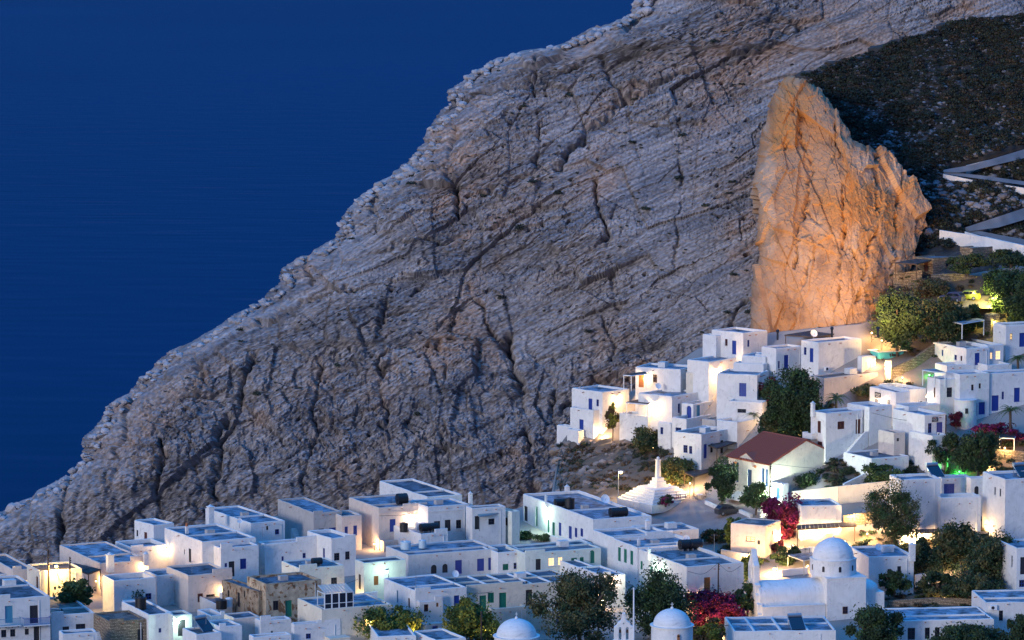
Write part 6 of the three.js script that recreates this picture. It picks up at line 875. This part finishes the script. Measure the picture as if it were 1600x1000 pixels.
// ---------- poles, wires, cars ----------
function pole(label, px, topY, by, o = {}) { const D = (o.D ?? Dg(px, by)) + (o.dD ?? 0), b = atD(px, by, D), t = atD(px, topY, D), g = new THREE.Group(), h = t.y - b.y; g.position.copy(b); part(g, 'shaft', new THREE.CylinderGeometry(0.09, 0.13, h + 1, 9).translate(0, h / 2 - 0.5, 0), o.m ?? M.wood); if (!o.flag) part(g, 'insulators', merge([box(0.08, 0.5, 0.2, 0, -0.5, 0), ...[-0.2, -0.5, -0.8].map(y => new THREE.CylinderGeometry(0.06, 0.06, 0.14, 8).translate(0.13, y, 0))]), M.K, 0, h, 0); else part(g, 'finial', new THREE.SphereGeometry(0.1, 8, 6), M.W, 0, h, 0); top(g, o.flag ? 'flagpole' : 'utility_pole', label, o.flag ? 'flagpole' : 'pole'); return t; }
const pA = pole('dark wooden pole left of the fig tree', 110, 870, 945, { dD: -10.4 }), pA2 = pole('tall dark pole carrying the far left street lamp', 76, 858, 938, { dD: -10.3 }), pB = pole('wooden pole in front of the flaking ochre house', 443, 922, 968, { dD: -3 }), pC = pole('leaning wooden pole by the lit tree', 551, 953, 1012, { dD: -1 }), pD = pole('wooden pole before the cream house terrace', 822, 908, 975, { dD: -3 }), pE = pole('wooden pole with cables on the last street house', 1122, 880, 965, { dD: -5 }), pF = pole('dark pole in front of the lit tree by the dome', 752, 955, 1020, { dD: -3 }), pG = pole('dark pole before the flat shade tree', 1477, 648, 735), pH = pole('pole beside the lamp of the tiled hall', 1203, 724, 805, { dD: -0.6 }), pI = pole('wooden pole at the left annex', 97, 951, 1000);
pole('white flagpole beside the twin bell arches', 990, 919, 1003, { flag: 1, m: M.W, D: 488 });
function wire(label, a, b, sag = 0.7) { const m = a.clone().lerp(b, 0.5); m.y -= sag; const c = a.clone(); const g = tube([V3(0, 0, 0), m.sub(c), b.clone().sub(c)], 0.025, 16, 4), o = shadow(new THREE.Mesh(g, M.wire)); o.position.copy(c); top(o, 'power_cable', label, 'cable'); }
wire('cable from the street row pole to the left corner of the last house', pE, HS.s3.face('R', 1075, 893), 0.9); wire('cable from the street row pole to the right end of the last house', pE, HS.s3.face('R', 1158, 884), 1); wire('cable from the cream house pole to the big dark tree', pD, atD(900, 925, 525), 0.6); wire('cable from the ochre house pole to the alley', pB, atD(560, 905, HS.mint.D - 1), 1); wire('cable from the cream house pole to the white corner house', pD, HS.porch.face('R', 690, 922), 1); wire('cable along the pinkish front under the cliff', HS.lampw.face('R', 593, 806), HS.lampw.face('R', 667, 799).addScaledVector(HS.lampw.nR, 0.05), 0.2); wire('cable across the gable of the tiled hall', pH, atD(1314, 733, gD(1300, 780) - 4), 0.2); wire('cable from the left annex pole to the balcony house', pI, HS.balc.face('R', 30, 940), 0.6); wire('cable over the shop from the shade tree pole', pG, HS.blank.face('R', 1362, 645), 1);
function car(label, px, py, turn, c, D) {
  const g = new THREE.Group(); g.position.copy(atD(px, py, D ?? Dg(px, py))); g.position.y += 0.1; g.rotation.y = turn; const mat = new THREE.MeshPhysicalMaterial({ color: lin(...c), roughness: 0.4, clearcoat: 0.3, clearcoatRoughness: 0.2 });
  const s = new THREE.Shape(); [[-1.85, 0.25], [1.85, 0.25], [1.9, 0.62], [1.75, 0.82], [0.95, 0.92], [0.35, 1.42], [-1.25, 1.46], [-1.75, 1.0], [-1.9, 0.85]].forEach(([x, y], i) => i ? s.lineTo(x, y) : s.moveTo(x, y)); part(g, 'body', new THREE.ExtrudeGeometry(s, { depth: 1.5, bevelEnabled: true, bevelSize: 0.07, bevelThickness: 0.08, bevelSegments: 2 }).translate(0, 0, -0.75), mat);
  const w = new THREE.Shape(); [[0.82, 0.95], [0.3, 1.36], [-0.42, 1.38], [-0.42, 0.95]].forEach(([x, y], i) => i ? w.lineTo(x, y) : w.moveTo(x, y)); const w2 = new THREE.Shape(); [[-0.5, 0.95], [-0.5, 1.38], [-1.2, 1.38], [-1.55, 1.0]].forEach(([x, y], i) => i ? w2.lineTo(x, y) : w2.moveTo(x, y));
  for (const z of [0.82, -0.86]) for (const q of [w, w2]) part(g, 'window', new THREE.ExtrudeGeometry(q, { depth: 0.03, bevelEnabled: false }), M.glass, 0, 0, z); part(g, 'windscreen', new THREE.BoxGeometry(0.03, 0.66, 1.4).rotateZ(0.87).translate(0.7, 1.19, 0), M.glass); part(g, 'rear_window', new THREE.BoxGeometry(0.03, 0.5, 1.3).rotateZ(-0.8).translate(-1.6, 1.24, 0), M.glass);
  for (const [x, z] of [[1.2, 0.78], [1.2, -0.78], [-1.2, 0.78], [-1.2, -0.78]]) { const t = part(g, 'wheel', new THREE.TorusGeometry(0.24, 0.09, 8, 18), M.black, x, 0.3, z); part(t, 'rim', new THREE.CylinderGeometry(0.2, 0.2, 0.12, 14).rotateX(Math.PI / 2), M.metal); }
  for (const z of [0.6, -0.6]) { part(g, 'headlight', box(0.08, 0.14, 0.3, 1.93, 0.68, z), M.W); part(g, 'tail_light', box(0.06, 0.2, 0.22, -1.95, 0.85, z), M.N); } top(g, 'parked_car', label, 'car');
}
struct(patch(12, 8, (u, v) => { const px = lerp(1470, 1550, u), py = lerp(462, 482, v); return [px, py, 612 - (py - 462) * 0.25]; }, () => 0.02, p => { const k = 1 + 0.3 * nz(p.x, p.z); return [0.30 * k, 0.24 * k, 0.18 * k]; }), 'parking');
car('yellow-green hatchback parked by the stone retaining wall', 1512, 469, 2.75, [0.42, 0.48, 0.06], 611); car('dark blue car beside the yellow-green hatchback', 1488, 472, 2.6, [0.02, 0.03, 0.10], 609.5); car('dark grey car parked at the edge of the square', 1138, 805, 0.35, [0.03, 0.032, 0.035]);
wallRun('kerb_wall', 'low white kerb wall left of the dark grey car', [[1103, 788], [1122, 797]], 0.6, 0.4, M.w); wallRun('kerb_wall', 'low white kerb wall right of the dark grey car', [[1152, 800], [1174, 810]], 0.6, 0.4, M.w);
{ // pool with an underwater lamp
  const g = new THREE.Group(); g.position.copy(gnd(1386, 551)); g.position.y += 0.3; g.rotation.y = 0.4; const tq = mt([0.10, 0.55, 0.55]);
  part(g, 'basin', merge([box(4.2, 0.1, 3, 0, -1, 0), box(0.2, 1.1, 3, -2.1, -0.5, 0), box(0.2, 1.1, 3, 2.1, -0.5, 0), box(4, 1.1, 0.2, 0, -0.5, -1.5), box(4, 1.1, 0.2, 0, -0.5, 1.5)]), tq); part(g, 'rim', frameGeo(5, 3.8, 0.35, 0.1).rotateX(-Math.PI / 2), M.w, 0, 0.06, 0);
  part(g, 'water', new THREE.PlaneGeometry(4, 2.9).rotateX(-Math.PI / 2), new THREE.MeshPhysicalMaterial({ color: lin(0.7, 1, 0.98), transmission: 1, thickness: 0, roughness: 0.03, ior: 1.33 }), 0, -0.12, 0);
  for (const x of [-1.1, 1.1]) bulb(g, [0.75, 1, 0.95], 6, 0.1, x, -0.55, -1.2); top(g, 'swimming_pool', 'turquoise lit pool between the garden lamps', 'pool'); }
for (const [p, LT] of [[gnd(1268, 862), [[-3, 0, 'first table of the lit restaurant terrace, by the bougainvillea'], [0, 0.6, 'second table of the lit restaurant terrace'], [3, 0, 'third table of the lit restaurant terrace'], [6, 0.5, 'last table of the lit restaurant terrace, by the palm']]], [gnd(1082, 778), [[-1.5, 0.5, 'left taverna table with chairs under the cane awning'], [1, 1.3, 'middle taverna table with chairs under the cane awning'], [3, 0, 'right taverna table with chairs under the cane awning']]]]) { for (const [dx, dz, l] of LT) { const g = new THREE.Group(); g.position.set(p.x + dx, p.y, p.z + dz); part(g, 'tabletop', box(0.9, 0.05, 0.9, 0, 0.74, 0), M.W); part(g, 'legs', merge([[1, 1], [1, -1], [-1, 1], [-1, -1]].map(([a, b]) => box(0.06, 0.74, 0.06, a * 0.38, 0.37, b * 0.38))), M.wood); for (const s of [-1, 1]) part(g, 'chair', merge([box(0.42, 0.05, 0.42, 0, 0.45, 0), box(0.05, 0.5, 0.42, s * 0.2, 0.72, 0), ...[[1, 1], [1, -1], [-1, 1], [-1, -1]].map(([a, b]) => box(0.04, 0.45, 0.04, a * 0.18, 0.22, b * 0.18))]), M.wood, s * 0.8, 0, 0); top(g, 'cafe_table', l, 'table'); } }
{ const g = place(764, 846, 20); const s = new THREE.Shape(); s.moveTo(-1, -1); s.lineTo(1, -1); s.lineTo(1, 1.8); s.lineTo(0.7, 2); s.lineTo(0.4, 2.9); s.lineTo(-0.4, 2.9); s.lineTo(-0.7, 2); s.lineTo(-1, 1.8); s.lineTo(-1, -1); s.holes = [hole('a', 0, 1.4, 0.6, 1.6)]; part(g, 'gable', uvm(new THREE.ExtrudeGeometry(s, { depth: 0.6, bevelEnabled: true, bevelSize: 0.05, bevelThickness: 0.05, bevelSegments: 1 }), 0.2), M.w); part(g, 'bell', new THREE.LatheGeometry([[0.02, 0.4], [0.12, 0.36], [0.16, 0.1], [0.24, 0]].map(([a, b]) => new THREE.Vector2(a, b)), 12), M.wood, 0, 1.5, 0.3); part(g, 'cross', cross(0.7), M.w, 0, 2.9, 0.3); top(g, 'bell_gable', 'small single-arched bell gable above the pale blue row house', 'belfry'); }
H('tiny white shed with blue door beside the hall lamp', 1222, 757, 1214, 1232, 40, 3, { n: 'shed', w: 'w', dD: -1, LL: 2.6 }, [['L', 'd', 1222, 772, 0.8, 1.8, 'B']]);
renderer.render(scene, camera);
